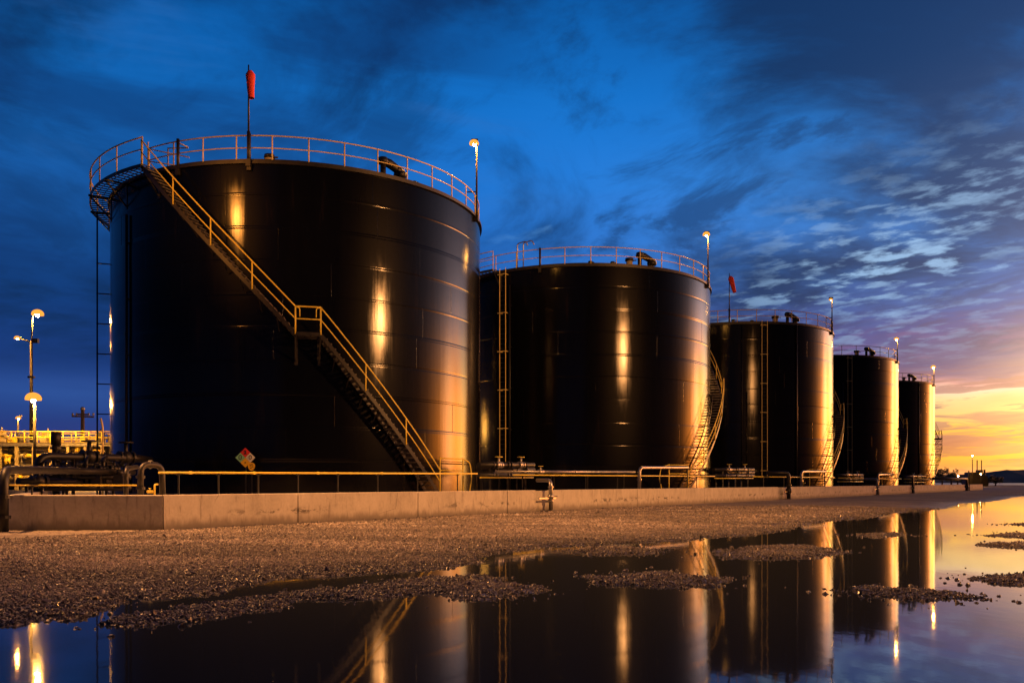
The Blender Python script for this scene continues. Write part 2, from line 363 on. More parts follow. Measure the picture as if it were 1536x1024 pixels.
# ------------------------------------------------------------------ the wall line
Bc = Vector((-9.08, 22.7, 0)); U = Vector((.711, 1, 0)).normalized(); N = Vector((-U.y, U.x, 0))   # along the wall, and inwards to the tanks
WZ = 1.07; FLOOR = .80
def wxy(px, o=0.0):
    """place on the line o metres inside the wall face, seen at photo column px"""
    p = Bc+N*o; k = (px-CX)/F
    s = (k*p.y-p.x)/(U.x-k*U.y); return p+U*s
def wp(px, py, o=0.0):
    p = wxy(px, o); return Vector((p.x, p.y, CH-(py-HZ)/F*p.y))

# ------------------------------------------------------------------ ground, water, shorelines
def W2(pts): return np.array([gpt(a, b_) for a, b_ in pts])
shore = [(-500, 985), (-250, 950), (0, 937), (50, 930), (100, 927), (160, 915), (197, 893), (240, 897), (300, 890), (360, 877), (417, 867), (512, 862), (595, 858), (639, 852),
         (699, 848), (719, 833), (759, 825), (795, 823), (819, 818), (845, 819), (912, 815), (1024, 810), (1067, 805), (1141, 800), (1191, 790), (1237, 780),
         (1291, 777), (1344, 768), (1404, 763), (1417, 763), (1441, 755), (1491, 752), (1536, 744), (1640, 742), (1800, 741)]
main = np.vstack([W2(shore), [[220, 110], [900, 900], [-900, 900], [-900, 9]]])
islands = [([(150, 936), (210, 920), (330, 905), (420, 890), (512, 882), (560, 874), (620, 869), (690, 865), (735, 866), (770, 876), (808, 884), (790, 890), (750, 898), (700, 897),
             (650, 889), (600, 893), (540, 899), (480, 899), (420, 908), (330, 921), (250, 933), (180, 941)], .055),
           ([(885, 868), (930, 861), (1000, 858), (1060, 866), (1098, 872), (1060, 878), (1000, 880), (930, 876)], .05),
           ([(855, 826), (900, 821), (950, 821), (992, 825), (960, 831), (900, 831)], .05),
           ([(1062, 829), (1120, 820), (1190, 818), (1245, 823), (1255, 829), (1220, 835), (1150, 838), (1095, 836)], .06),
           ([(1254, 885), (1310, 880), (1370, 883), (1430, 890), (1452, 895), (1430, 900), (1390, 902), (1330, 895), (1290, 891)], .06),
           ([(1290, 802), (1344, 799), (1350, 802), (1310, 805)], .03),
           ([(1462, 870), (1490, 863), (1560, 859), (1620, 862), (1600, 878), (1510, 876)], .06),
           ([(1480, 817), (1530, 813), (1600, 814), (1590, 822), (1520, 821)], .05),
           ([(1488, 803), (1530, 799), (1600, 800), (1590, 805), (1520, 805)], .04),
           ([(1500, 786), (1560, 784), (1560, 787)], .03)]
isl = [(W2(p), h) for p, h in islands]
def sdist(P, poly):
    """signed distance, positive inside"""
    d2 = np.full(len(P), 1e18); ins = np.zeros(len(P), bool); n = len(poly)
    for i in range(n):
        a, c = poly[i], poly[(i+1) % n]; e = c-a; w = P-a
        tt = np.clip((w @ e)/(e @ e), 0, 1); q = w-tt[:, None]*e; d2 = np.minimum(d2, (q*q).sum(1))
        cond = (a[1] <= P[:, 1]) != (c[1] <= P[:, 1])
        with np.errstate(divide='ignore', invalid='ignore'):
            xs = a[0]+(P[:, 1]-a[1])*e[0]/e[1] if e[1] != 0 else np.full(len(P), 1e18)
        ins ^= cond & (P[:, 0] < xs)
    d = np.sqrt(d2); return np.where(ins, d, -d)
_tab = RNG.random((256, 256))
def vnoise(P, sc):
    q = P*sc+1000; i = np.floor(q).astype(int); f = q-i; f = f*f*(3-2*f); i %= 256; j = (i+1) % 256
    a = _tab[i[:, 0], i[:, 1]]; b_ = _tab[j[:, 0], i[:, 1]]; c = _tab[i[:, 0], j[:, 1]]; d = _tab[j[:, 0], j[:, 1]]
    return (a*(1-f[:, 0])+b_*f[:, 0])*(1-f[:, 1])+(c*(1-f[:, 0])+d*f[:, 0])*f[:, 1]-.5
def height(P):
    n_lo = vnoise(P, .5); n_m = vnoise(P, 1.9); n_h = vnoise(P, 5.3); n_x = vnoise(P, 17.0)
    sd = sdist(P, main)+n_m*.22+n_h*.20
    far = np.clip((P[:, 1]-3)/4, 0, 1)
    up = np.clip(.012+.030*np.clip(sd, 0, None), 0, .15)+np.clip(sd, 0, 2)*.012*n_lo
    dn = np.clip(sd*.10, -.07, 0)
    zz = np.where(sd > 0, up, dn-.002)
    for poly, hh in isl:
        d = sdist(P, poly)+n_m*.34+n_h*.26
        zz = np.maximum(zz, np.where(d > 0, np.minimum(hh*.7, .004+d*.07), -.07+np.clip(.065+d*.10, 0, .065)))
    # the near bank the photographer stands on
    near = np.clip((2.6-P[:, 1])/1.2, 0, 1); zz = np.maximum(zz, -.07+near*.19)
    sidebank = np.clip((P[:, 0]-75)/4, 0, 1); zz = np.maximum(zz, -.07+sidebank*.2)
    zz = zz+n_x*.014+n_h*.016
    return zz
def axis_list(segs):
    out = []
    for a, b_, st in segs: out += list(np.arange(a, b_, st))
    return np.array(out)
def grow(a, b_, st, k):
    out = []; v = a
    while v < b_: out.append(v); st *= k; v += st
    return out
xs = np.array([-v for v in grow(16, 3000, .3, 1.25)][::-1]+list(np.arange(-15.9, 22, .075))+grow(22, 3000, .12, 1.12))
ys = np.array([-v for v in grow(4, 1500, 1, 1.35)][::-1]+list(np.arange(-3.5, 5.5, .5))+list(np.arange(5.5, 27, .065))+grow(27, 4500, .075, 1.035))
GX, GY = np.meshgrid(xs, ys); P = np.stack([GX.ravel(), GY.ravel()], 1)
zz = height(P)
nx, ny = len(xs), len(ys)
idx = np.arange(nx*ny).reshape(ny, nx)
quads = np.stack([idx[:-1, :-1], idx[:-1, 1:], idx[1:, 1:], idx[1:, :-1]], -1).reshape(-1, 4)
def npmesh(name, verts, quads, m, smooth=True):
    me = bpy.data.meshes.new(name); me.vertices.add(len(verts)); me.vertices.foreach_set('co', np.asarray(verts, np.float32).ravel())
    me.loops.add(quads.size); me.loops.foreach_set('vertex_index', quads.ravel().astype(np.int32))
    me.polygons.add(len(quads)); me.polygons.foreach_set('loop_start', np.arange(0, quads.size, 4, dtype=np.int32))
    me.update(calc_edges=True); me.polygons.foreach_set('use_smooth', [smooth]*len(quads)); me.materials.append(M[m])
    ob = bpy.data.objects.new(name, me); COL.objects.link(ob); return ob
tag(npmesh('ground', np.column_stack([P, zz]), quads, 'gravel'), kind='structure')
wm = MB(); wm.add([(-60, 1.2, 0), (80, 1.2, 0), (80, 100, 0), (-60, 100, 0)], [(0, 1, 2, 3)])
tag(wm.build('water', 'water'), kind='structure')
# loose stones, as points with a size and a turn each, made into rocks by a node modifier
def scatter(n, x0, x1, y0, y1): return np.column_stack([RNG.uniform(x0, x1, n), RNG.uniform(y0, y1, n)])
def inview(P): return np.abs(P[:, 0]/P[:, 1]) < .64
cand = [(scatter(230000, -14, 8, 8, 17), .007, .023), (scatter(220000, -16, 14, 17, 28), .009, .028), (scatter(110000, -8, 30, 24, 46), .016, .042)]
pts, scl = [], []
wc = Vector((Bc.x, Bc.y)); wn = np.array([N.x, N.y])
for Q, r0, r1 in cand:
    Q = Q[inview(Q)]
    side = (Q-np.array([Bc.x, Bc.y])) @ wn
    Q = Q[(side < -.1) & ((Q[:, 0] > Bc.x) | (Q[:, 1] < 22.5))]
    h = height(Q); bare = vnoise(Q, .9)+vnoise(Q, .31)*.8; keep = (h > .004) & (RNG.random(len(Q)) < np.clip(.95-np.clip(bare, 0, 1)*1.9, .22, 1)) | ((h > -.012) & (RNG.random(len(Q)) < .5)) | ((h > -.035) & (RNG.random(len(Q)) < .03))
    Q, h = Q[keep], h[keep]
    r = r0+(r1-r0)*RNG.random(len(Q))**2.2
    bigs = RNG.random(len(Q)) < .012; r[bigs] *= 1.9
    pts.append(np.column_stack([Q, h+r*.15])); scl.append(r)
# strays in the shallows around the spits
for poly, hh in isl:
    c = poly[RNG.integers(0, len(poly), 90)]+RNG.normal(0, .34, (90, 2)); h = height(c)
    kk = h < 0; c, h = c[kk], h[kk]; r = .012+.03*RNG.random(len(c))**2
    pts.append(np.column_stack([c, np.maximum(h, -r*.5)+r*.15])); scl.append(r)
pts = np.vstack(pts); scl = np.concatenate(scl)
me = bpy.data.meshes.new('gravel_stones'); me.vertices.add(len(pts)); me.vertices.foreach_set('co', pts.astype(np.float32).ravel())
a_ = me.attributes.new('size', 'FLOAT', 'POINT'); a_.data.foreach_set('value', scl.astype(np.float32))
a_ = me.attributes.new('turn', 'FLOAT_VECTOR', 'POINT'); a_.data.foreach_set('vector', (RNG.random((len(pts), 3))*6.283).astype(np.float32).ravel())
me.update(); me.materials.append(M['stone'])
so = bpy.data.objects.new('gravel_stones', me); COL.objects.link(so)
tag(so, 'loose crushed grey stones covering the yard in front of the wall', 'gravel', kind='stuff')
ng = bpy.data.node_groups.new('stone_maker', 'GeometryNodeTree')
ng.interface.new_socket('Geometry', in_out='INPUT', socket_type='NodeSocketGeometry'); ng.interface.new_socket('Geometry', in_out='OUTPUT', socket_type='NodeSocketGeometry')
gi = ng.nodes.new('NodeGroupInput'); go = ng.nodes.new('NodeGroupOutput')
g2i = ng.nodes.new('GeometryNodeGeometryToInstance')
for k in range(4):
    ico = ng.nodes.new('GeometryNodeMeshIcoSphere'); ico.inputs['Subdivisions'].default_value = 2
    nz = ng.nodes.new('ShaderNodeTexNoise'); nz.noise_dimensions = '4D'; nz.inputs['Scale'].default_value = 1.1; nz.inputs['W'].default_value = k*7.3; nz.inputs['Detail'].default_value = 2
    sb = ng.nodes.new('ShaderNodeVectorMath'); sb.operation = 'SUBTRACT'; sb.inputs[1].default_value = (.5, .5, .5); ng.links.new(nz.outputs['Color'], sb.inputs[0])
    sc = ng.nodes.new('ShaderNodeVectorMath'); sc.operation = 'MULTIPLY'; sc.inputs[1].default_value = (2.2, 2.2, 1.6); ng.links.new(sb.outputs[0], sc.inputs[0])
    sp_ = ng.nodes.new('GeometryNodeSetPosition'); ng.links.new(ico.outputs[0], sp_.inputs['Geometry']); ng.links.new(sc.outputs[0], sp_.inputs['Offset'])
    tr = ng.nodes.new('GeometryNodeTransform'); tr.inputs['Scale'].default_value = ((1.25, .9, .7), (1, 1.1, .8), (1.4, .8, .75), (.95, 1, .9))[k]; ng.links.new(sp_.outputs[0], tr.inputs[0])
    ng.links.new(tr.outputs[0], g2i.inputs[0])
iop = ng.nodes.new('GeometryNodeInstanceOnPoints'); iop.inputs['Pick Instance'].default_value = True
na1 = ng.nodes.new('GeometryNodeInputNamedAttribute'); na1.data_type = 'FLOAT'; na1.inputs[0].default_value = 'size'
na2 = ng.nodes.new('GeometryNodeInputNamedAttribute'); na2.data_type = 'FLOAT_VECTOR'; na2.inputs[0].default_value = 'turn'
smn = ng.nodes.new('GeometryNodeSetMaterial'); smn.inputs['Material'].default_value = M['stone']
ng.links.new(gi.outputs[0], iop.inputs['Points']); ng.links.new(g2i.outputs[0], iop.inputs['Instance'])
ng.links.new(na1.outputs[0], iop.inputs['Scale']); ng.links.new(na2.outputs[0], iop.inputs['Rotation'])
ng.links.new(iop.outputs[0], smn.inputs[0]); ng.links.new(smn.outputs[0], go.inputs[0])
so.modifiers.new('stones', 'NODES').node_group = ng

# ------------------------------------------------------------------ containment wall and floor
Cc = Vector((-13.1, 22.72, 0)); RD = Vector((-.43, .903, 0)).normalized(); Dc = Cc+RD*45
TH = .30
wall = thing('containment_wall', 'long low tan concrete wall in front of the black tanks', 'wall', (Bc.x, Bc.y, .0))
def panel(p, q, name='wall_panel', th=TH, out=0.0, top=WZ, bot=-.05, parent=wall, ch=.02):
    """upright slab from p to q, its outer face on the line p-q, with eased top edges"""
    d = (q-p).normalized(); n = Vector((-d.y, d.x, 0)); m_ = MB()
    prof = [(0, bot), (0, top-ch), (ch, top), (th-ch, top), (th, top-ch), (th, bot)]
    vs = [e+n*(o_+out)+Vector((0, 0, z_)) for e in (p, q) for o_, z_ in prof]
    k = len(prof); fs = [(i, i+1, k+i+1, k+i) for i in range(k-1)]+[tuple(range(k))[::-1], tuple(range(k, 2*k))]
    return m_.add(vs, fs).build(name, 'conc', parent)
spans = [(245, 447), (447, 627), (627, 761), (761, 804), (829, 956), (956, 1057), (1057, 1110), (1110, 1167), (1186, 1258), (1258, 1311), (1319, 1366), (1372, 1447), (1455, 1474)]
for a, c in spans: panel(wxy(a)+U*.018, wxy(c)-U*.018)
for a, c in ((804, 829), (1167, 1186), (1311, 1319), (1366, 1372), (1447, 1455)):
    panel(wxy(a)-U*.03, wxy(c)+U*.03, 'recessed_panel', .12, TH-.10, WZ-.03)
panel(Cc, Bc+Vector((-.02, .02, 0)))
panel(Dc, Cc+Vector((-.02, .02, 0)))
fl = MB(); e_ = wxy(1472, .32); l_ = Cc+Vector((.3, .32, 0)); b0 = Bc+N*.33
top = [l_, b0, e_, e_+N*55, e_+N*55+U*(-190), Dc+Vector((-14, 25, 0)), Dc+Vector((.35, 0, 0))]
k = len(top); vs = [p+Vector((0, 0, FLOOR)) for p in top]+[p+Vector((0, 0, -.1)) for p in top]
fl.add(vs, [tuple(range(k))]+[(i, i+k, (i+1) % k+k, (i+1) % k) for i in range(k)])
tag(fl.build('ground_slab', 'conc'), kind='structure')

# ------------------------------------------------------------------ tanks
R0 = 9.44; ZT = 15.15
def onphi(c, R, phi, z_): return Vector((c[0]+R*math.cos(phi), c[1]+R*math.sin(phi), z_))
def phi_at(c, R, px):
    """angle on the cylinder where photo column px first meets it"""
    k = (px-CX)/F; a = k*k+1; b_ = -2*(k*c[0]+c[1]); q = c[0]**2+c[1]**2-R*R
    D = max(b_*b_-4*a*q, 0); t_ = (-b_-math.sqrt(D))/(2*a); return math.atan2(t_-c[1], k*t_-c[0])
def shell_mesh(c, r, z0, z1, n, seed):
    prof = []; hh = (z1-z0)/n; rnd = random.Random(seed)
    for i in range(n):
        a = z0+i*hh; b_ = .0014+rnd.uniform(-.001, .0016); o_ = rnd.uniform(-.004, .004)
        ks = [.03, .06, .2, .35, .5, .65, .8, .94, .97]
        for k in ks: prof.append((r+o_+b_*4*k*(1-k), a+k*hh))
        if i < n-1:
            e = a+hh; prof += [(r, e-.035), (r+.0004, e-.026), (r+.0009, e-.010), (r+.0009, e+.010), (r+.0004, e+.026), (r, e+.035)]
    prof = [(r, z0)]+prof+[(r, z1)]
    m_ = MB().lathe(prof, (c[0], c[1], 0), 224)
    for i in range(n):                                   # upright welds, staggered from ring to ring
        a = z0+i*hh; q0 = rnd.uniform(0, 6.28)
        for k in range(9):
            q = q0+k*2*PI/9; w = .014/r
            vs = [onphi(c, r+d, q+s*w, zz_) for zz_ in (a+.04, a+hh-.04) for s, d in ((-1, -.01), (-.4, .005), (.4, .005), (1, -.01))]
            m_.add(vs, [(0, 1, 5, 4), (1, 2, 6, 5), (2, 3, 7, 6)], True)
    return m_
def arc(c, R, p0, p1, z0, z1=None, n=24):
    z1 = z0 if z1 is None else z1
    return [onphi(c, R, p0+(p1-p0)*i/n, z0+(z1-z0)*i/n) for i in range(n+1)]
POSTM = {}
def post_mesh(h, r, m):
    k = (round(h, 3), r, m)
    if k not in POSTM:
        o = MB().cyl((0, 0, 0), (0, 0, h), r, 8); me = bpy.data.meshes.new('post'); me.from_pydata(o.v, [], o.f); me.polygons.foreach_set('use_smooth', o.sm)
        me.materials.append(M[m]); POSTM[k] = me
    return POSTM[k]
def ribbon(c, R, p0, p1, z0, z1, hgt, th, n=30):
    m_ = MB(); vs = []; fs = []
    for i in range(n+1):
        q = p0+(p1-p0)*i/n; zc = z0+(z1-z0)*i/n
        vs += [onphi(c, R, q, zc), onphi(c, R+th, q, zc), onphi(c, R+th, q, zc-hgt), onphi(c, R, q, zc-hgt)]
    for i in range(n):
        a = i*4; fs += [(a+k, a+(k+1) % 4, a+4+(k+1) % 4, a+4+k) for k in range(4)]
    fs += [(0, 1, 2, 3), tuple(n*4+k for k in (3, 2, 1, 0))]; return m_.add(vs, fs)
TREAD = None
def tread_mesh():
    global TREAD
    if TREAD is None:
        m_ = MB().box((.0, 0, 0), (.74, .025, .04)); 
        for k in range(-3, 4): m_.box((0, k*.036, .008), (.74, .012, .03))
        m_.box((0, .125, -.005), (.74, .03, .05)).box((0, -.125, -.005), (.74, .012, .05))
        for s in (-1, 0, 1): m_.box((s*.36, 0, -.008), (.012, .25, .03))
        TREAD = bpy.data.meshes.new('tread'); TREAD.from_pydata(m_.v, [], m_.f); TREAD.materials.append(M['tread'])
    return TREAD
def flight(st, c, r, p0, z0, p1, z1, rails_in=False):
    """one curved flight from angle p0, height z0 up to p1, z1; its pieces hang under the staircase part"""
    n = max(2, int(round((z1-z0)/.205)))
    for i in range(1, n):
        q = p0+(p1-p0)*i/n; o = inst('tread', tread_mesh(), st, onphi(c, r+.52, q, z0+(z1-z0)*i/n), q)
        if p1 < p0: o.rotation_euler = (0, 0, q); o.scale = (1, -1, 1)
    ribbon(c, r+.13, p0, p1, z0+.08, z1+.08, .24, .014).build('stringer', 'steel', st)
    ribbon(c, r+.90, p0, p1, z0+.08, z1+.08, .24, .014).build('stringer', 'steel', st)
    for Rr in ((r+.93,) if not rails_in else (r+.93, r+.12)):
        MB().tube(arc(c, Rr, p0, p1, z0+1.1, z1+1.1, 30), .030, 8).build('handrail', 'yellow', st)
        MB().tube(arc(c, Rr, p0, p1, z0+.58, z1+.58, 30), .026, 8).build('mid_rail', 'yellow', st)
        L = abs(p1-p0)*r; k = max(2, int(L/1.35))
        for i in range(k+1):
            q = p0+(p1-p0)*i/k; inst('post', post_mesh(1.15, .030, 'yellow'), st, onphi(c, Rr, q, z0+(z1-z0)*i/k-.06))
def deck(c, r, p0, p1, z_, w0, w1, parent, name='landing', mt='steel'):
    m_ = MB(); n = max(3, int(abs(p1-p0)*(r+w1)/.34))
    for i in range(n+1):
        q = p0+(p1-p0)*i/n; m_.bar(onphi(c, r+w0, q, z_), onphi(c, r+w1, q, z_), .025, .05)
    for k in range(4):
        R = r+w0+(w1-w0)*k/3; m_.add(*(lambda b_: (b_.v, b_.f))(ribbon(c, R-.02, p0, p1, z_+(.03 if k in (0, 3) else 0), z_+(.03 if k in (0, 3) else 0), .16 if k in (0, 3) else .03, .03 if k in (0, 3) else .018, 16)))
    return m_.build(name, mt, parent)
def bracket(c, r, q, z_, w, parent):
    m_ = MB().bar(onphi(c, r, q, z_-.12), onphi(c, r+w, q, z_-.12), .07, .09).bar(onphi(c, r-.01, q, z_-1.15), onphi(c, r+w*.93, q, z_-.16), .06, .06)
    m_.box(onphi(c, r+.012, q, z_-.62), (.03, .14, 1.25), q); return m_.build('bracket', 'steel', parent)
def staircase(tank, c, r, p_start, sgn, p_land, z_land, land_w, p_top, z_top, foot=True):
    st = MB().box(onphi(c, r+.10, (p_start+p_land)/2, FLOOR+.02), (.1, .1, .04)).build('staircase', 'steel', tank)
    zb = FLOOR+.05
    flight(st, c, r, p_start, zb, p_land, z_land)
    p2 = p_land+sgn*land_w
    deck(c, r, p_land, p2, z_land, .05, .95, st)
    MB().tube(arc(c, r+.93, p_land, p2, z_land+1.1, None, 8), .030).build('handrail', 'yellow', st)
    MB().tube(arc(c, r+.93, p_land, p2, z_land+.58, None, 8), .026).build('mid_rail', 'yellow', st)
    for q in (p_land, p2):
        inst('post', post_mesh(1.15, .035, 'yellow'), st, onphi(c, r+.93, q, z_land-.05))
        a = q-(q-(p_land+p2)/2)*.35
        MB().tube([onphi(c, r+.93, q, z_land+1.08), onphi(c, r+.93, a, z_land+1.04), onphi(c, r+.93, a, z_land+.66)], .02, 6, .1).build('return_rail', 'yellow', st)
        bracket(c, r, q, z_land, .9, st)
    flight(st, c, r, p2, z_land, p_top, z_top)
    n = 9
    for i in range(1, n):                                        # wall brackets that carry the flights
        for a, b_, za, zb_ in ((p_start, p_land, zb, z_land), (p2, p_top, z_land, z_top)):
            q = a+(b_-a)*i/n; z_ = za+(zb_-za)*i/n
            MB().bar(onphi(c, r, q, z_-.1), onphi(c, r+.9, q, z_-.1), .05, .07).bar(onphi(c, r, q, z_-.65), onphi(c, r+.8, q, z_-.12), .04, .04).build('bracket', 'steel', st)
    # entry platform at the foot, over the pipes
    if foot:
        q0, q1 = p_start, p_start-sgn*.16
        for q in (q0, q1):
            inst('post', post_mesh(1.75, .032, 'yellow'), st, onphi(c, r+.93, q, FLOOR))
        MB().tube([onphi(c, r+.93, q0, FLOOR+1.7), onphi(c, r+.93, q1, FLOOR+1.7)], .03).tube([onphi(c, r+.93, q0, FLOOR+1.15), onphi(c, r+.93, q1, FLOOR+1.15)], .026).build('handrail', 'yellow', st)
        MB().tube([onphi(c, r+.93, q1, FLOOR+1.7), onphi(c, r+.93, q1-sgn*.06, FLOOR+1.55), onphi(c, r+.93, q1-sgn*.075, FLOOR+.8), onphi(c, r+.93, q1-sgn*.05, FLOOR)], .03, 8, .25).build('handrail', 'yellow', st)
    return st
def guard_rail(tank, c, r, n, q0=0.0, sweep=2*PI, mt='rail'):
    g = MB().tube([onphi(c, r, q0+sweep*i/128, ZT+1.09) for i in range(128+(sweep < 6.28))], .030, 8, closed=sweep > 6.28)
    g = g.build('guard_rail', mt, tank)
    MB().tube([onphi(c, r, q0+sweep*i/128, ZT+.56) for i in range(128+(sweep < 6.28))], .026, 8, closed=sweep > 6.28).build('mid_rail', mt, g)
    ribbon(c, r-.02, q0, q0+sweep, ZT+.10, ZT+.10, .1, .008, 120).build('toe_board', 'steel', g)
    for i in range(n):
        inst('post', post_mesh(1.30, .030, mt), g, onphi(c, r, q0+sweep*i/n, ZT-.2))
    return g
def stout_post(tank, c, r, px): 
    q = phi_at(c, r, px); return MB().cyl(onphi(c, r, q, ZT-.3), onphi(c, r, q, ZT+1.15), .07, 10).box(onphi(c, r, q, ZT-.3), (.2, .18, .3), q).build('stout_post', 'steel', tank)
def roof_vent(tank, c, px, inset=.9, s=1.0):
    """breather: two flanged risers joined by a stubby cross pipe with a fat hooded valve at each end"""
    q = phi_at(c, R0, px); P0 = onphi(c, R0-inset, q, ZT+.1); d = Vector((math.cos(q+PI/2), math.sin(q+PI/2), 0)); d = d if d.x > 0 else -d
    a = P0-d*.55*s; b_ = P0+d*.45*s
    m_ = MB().cyl(a-Vector((0, 0, .4)), a+Vector((0, 0, 1.0*s)), .17*s).cyl(b_-Vector((0, 0, .4)), b_+Vector((0, 0, .45*s)), .22*s)
    m_.lathe([(.0, .0), (.30*s, .0), (.30*s, .05), (.0, .05)], b_+Vector((0, 0, .12)), 20, False)
    v = m_.build('roof_vent', 'pipe', tank)
    h = MB().tube([a-d*.12*s+Vector((0, 0, 1.05*s)), a+d*.42*s+Vector((0, 0, .98*s)), b_+d*.05*s+Vector((0, 0, .72*s)), b_+d*.3*s+Vector((0, 0, .58*s))], [.24*s, .27*s, .24*s, .27*s], 16)
    h.lathe([(.0, .62*s), (.38*s, .60*s), (.40*s, .42*s), (.34*s, .30*s), (.0, .28*s)], b_+d*.18*s, 18).lathe([(.0, .28*s), (.26*s, .22*s), (.33*s, .0), (.28*s, -.14*s), (.0, -.18*s)], a+Vector((0, 0, 1.0*s)), 18)
    h.build('vent_hood', 'pipe', v); return v
def roof_hatch(tank, c, px, inset=.8, s=1.0):
    q = phi_at(c, R0, px); P0 = onphi(c, R0-inset, q, ZT)
    h = MB().cyl(P0-Vector((0, 0, .2)), P0+Vector((0, 0, .32*s)), .16*s).build('gauge_hatch', 'beige', tank)
    MB().lathe([(0, .50*s), (.20*s, .46*s), (.22*s, .33*s), (0, .31*s)], P0, 14).box(P0+Vector((.24*s, 0, .36*s)), (.2*s, .06, .06)).build('hatch_lid', 'pipe', h)
def tank_ladder(tank, c, px, z0, z1, off=.28, mt='rail'):
    q = phi_at(c, R0+off, px); dq = .235/(R0+off); m_ = MB()
    for s in (-1, 1): m_.bar(onphi(c, R0+off, q+s*dq, z0), onphi(c, R0+off, q+s*dq, z1), .045, .05)
    n = int((z1-z0)/.31)
    l = m_.build('ladder', mt, tank); rg = MB()
    for i in range(n): rg.tube([onphi(c, R0+off, q-dq, z0+.2+i*.31), onphi(c, R0+off, q+dq, z0+.2+i*.31)], .010, 6)
    rg.build('rungs', 'steel', l)
    for i in range(6):
        zz_ = z0+.6+(z1-z0-1)*i/5; b_ = MB()
        for s in (-1, 1): b_.bar(onphi(c, R0-.01, q+s*dq*1.02, zz_), onphi(c, R0+off+.02, q+s*dq*1.02, zz_), .05, .06)
        b_.bar(onphi(c, R0+off+.06, q-dq*1.6, zz_), onphi(c, R0+off+.06, q+dq*1.1, zz_), .04, .05); b_.build('bracket', mt, l)
    return l
def riser(tank, c, px, z0, z1, off=.1, r=.06, m_='pipe', name='riser_pipe'):
    q = phi_at(c, R0, px); o = MB().cyl(onphi(c, R0+off, q, z0), onphi(c, R0+off, q, z1), r, 10).build(name, m_, tank)
    for i in range(5): MB().box(onphi(c, R0+off*.6, q, z0+(z1-z0)*(i+.5)/5), (off*1.6, r*3.0, .05), q).build('clamp', m_, o)
    return o
TC = [(-11.16, 46.8), (4.97, 64.5), (21.04, 84.5), (35.8, 104.2), (51.5, 128.0)]
LAB = ['nearest and largest black storage tank with a zigzag of yellow stairs across its face',
       'black storage tank second from the camera, yellow ladder on its dark left side',
       'middle black storage tank with a small red windsock on its left rim',
       'black storage tank fourth in the row with a gold streak on its left',
       'farthest and smallest black storage tank at the sunset end of the row']
tanks = []
def base_tank(i):
    c = TC[i]; tk = thing('storage_tank', LAB[i], 'storage tank', (c[0], c[1], FLOOR), 'black storage tanks in a row')
    shell_mesh(c, R0, FLOOR+.12, ZT, 10, 31+i).build('shell', 'tank', tk)
    MB().lathe([(R0-.2, FLOOR+.004), (R0+.14, FLOOR+.004), (R0+.14, FLOOR+.125), (R0-.2, FLOOR+.125)], (c[0], c[1], 0), 160, False).build('base_ring', 'steel', tk)
    MB().lathe([(R0+.003, ZT-.16), (R0+.10, ZT-.15), (R0+.10, ZT-.06), (R0+.05, ZT-.05), (R0+.05, ZT+.02), (R0-.1, ZT+.02)], (c[0], c[1], 0), 200, False).build('rim', 'steel', tk)
    MB().lathe([(R0-.05, ZT-.02), (R0*.5, ZT+.18), (.02, ZT+.4)], (c[0], c[1], 0), 96).build('roof', 'steel', tk)
    tanks.append(tk); return tk, c
# -- tank 1
tk, c = base_tank(0)
ro = R0+.93
pA = phi_at(c, ro, 660); pL0 = phi_at(c, ro, 481); pL1 = phi_at(c, ro, 443); pT = phi_at(c, ro, 212)
zl = CH+(HZ-500)/F*onphi(c, ro, pL0, 0).y
staircase(tk, c, R0, pA, -1, pL0, zl, abs(pL1-pL0), pT, ZT-.12)
th0 = math.atan2(c[1], c[0])                       # the tank as seen from the camera
tang = math.asin(R0/math.hypot(*c))
pLeft = th0+PI/2+tang-2*PI                         # left edge of the outline
pEnd = pLeft-.42
pl = deck(c, R0, pT, pEnd, ZT-.05, .06, .90, tk, 'top_platform')
for i in range(5): bracket(c, R0, pT+(pEnd-pT)*i/4, ZT-.05, 1.0, pl)
MB().tube(arc(c, R0+.88, pT, pEnd, ZT+1.12, None, 20), .032).build('handrail', 'rail', pl)
MB().tube(arc(c, R0+.88, pT, pEnd, ZT+.6, None, 20), .026).build('mid_rail', 'rail', pl)
for i in range(7): inst('post', post_mesh(1.30, .030, 'rail'), pl, onphi(c, R0+.88, pT+(pEnd-pT)*i/6, ZT-.15))
st2 = MB().box(onphi(c, R0+.5, pEnd, ZT-.2), (.5, .05, .06), pEnd).build('rear_staircase', 'steel', tk)
flight(st2, c, R0, pEnd-.5, ZT-4.6, pEnd, ZT-.1)
qg = phi_at(c, R0, 222); qh = phi_at(c, R0, 262)
guard_rail(tk, c, R0-.06, 34, qg, 2*PI-(qg-(pLeft-.35))-.02 if False else 5.55)
for px in (267, 374): stout_post(tk, c, R0+.03, px)
g = MB()
for q, rr in ((qg, 0), (qg+.02, -.9), (qg+.09, -.9)): g.tube([onphi(c, R0+rr, q, ZT-.1), onphi(c, R0+rr, q, ZT+1.35)], .03)
g.tube([onphi(c, R0-.9, qg+.02, ZT+1.33), onphi(c, R0-.9, qh, ZT+1.12), onphi(c, R0-.1, qh, ZT+1.1)], .03, 8, .2).tube([onphi(c, R0, qg, ZT+1.05), onphi(c, R0-.9, qh, ZT+.7)], .026).tube([onphi(c, R0, qg, ZT+.5), onphi(c, R0-.9, qh, ZT+.25)], .026)
g.build('roof_gate', 'rail', tk)
roof_vent(tk, c, 600, .75, .78); roof_hatch(tk, c, 399, .7, 1.1); roof_hatch(tk, c, 632, .5, .6); roof_hatch(tk, c, 447, .8, .7)
riser(tk, c, 193, FLOOR, ZT-1.6, .10, .065)
q = pLeft-.10; m_ = MB().cyl(onphi(c, R0+.62, q, FLOOR), onphi(c, R0+.62, q, ZT-.25), .04, 8)
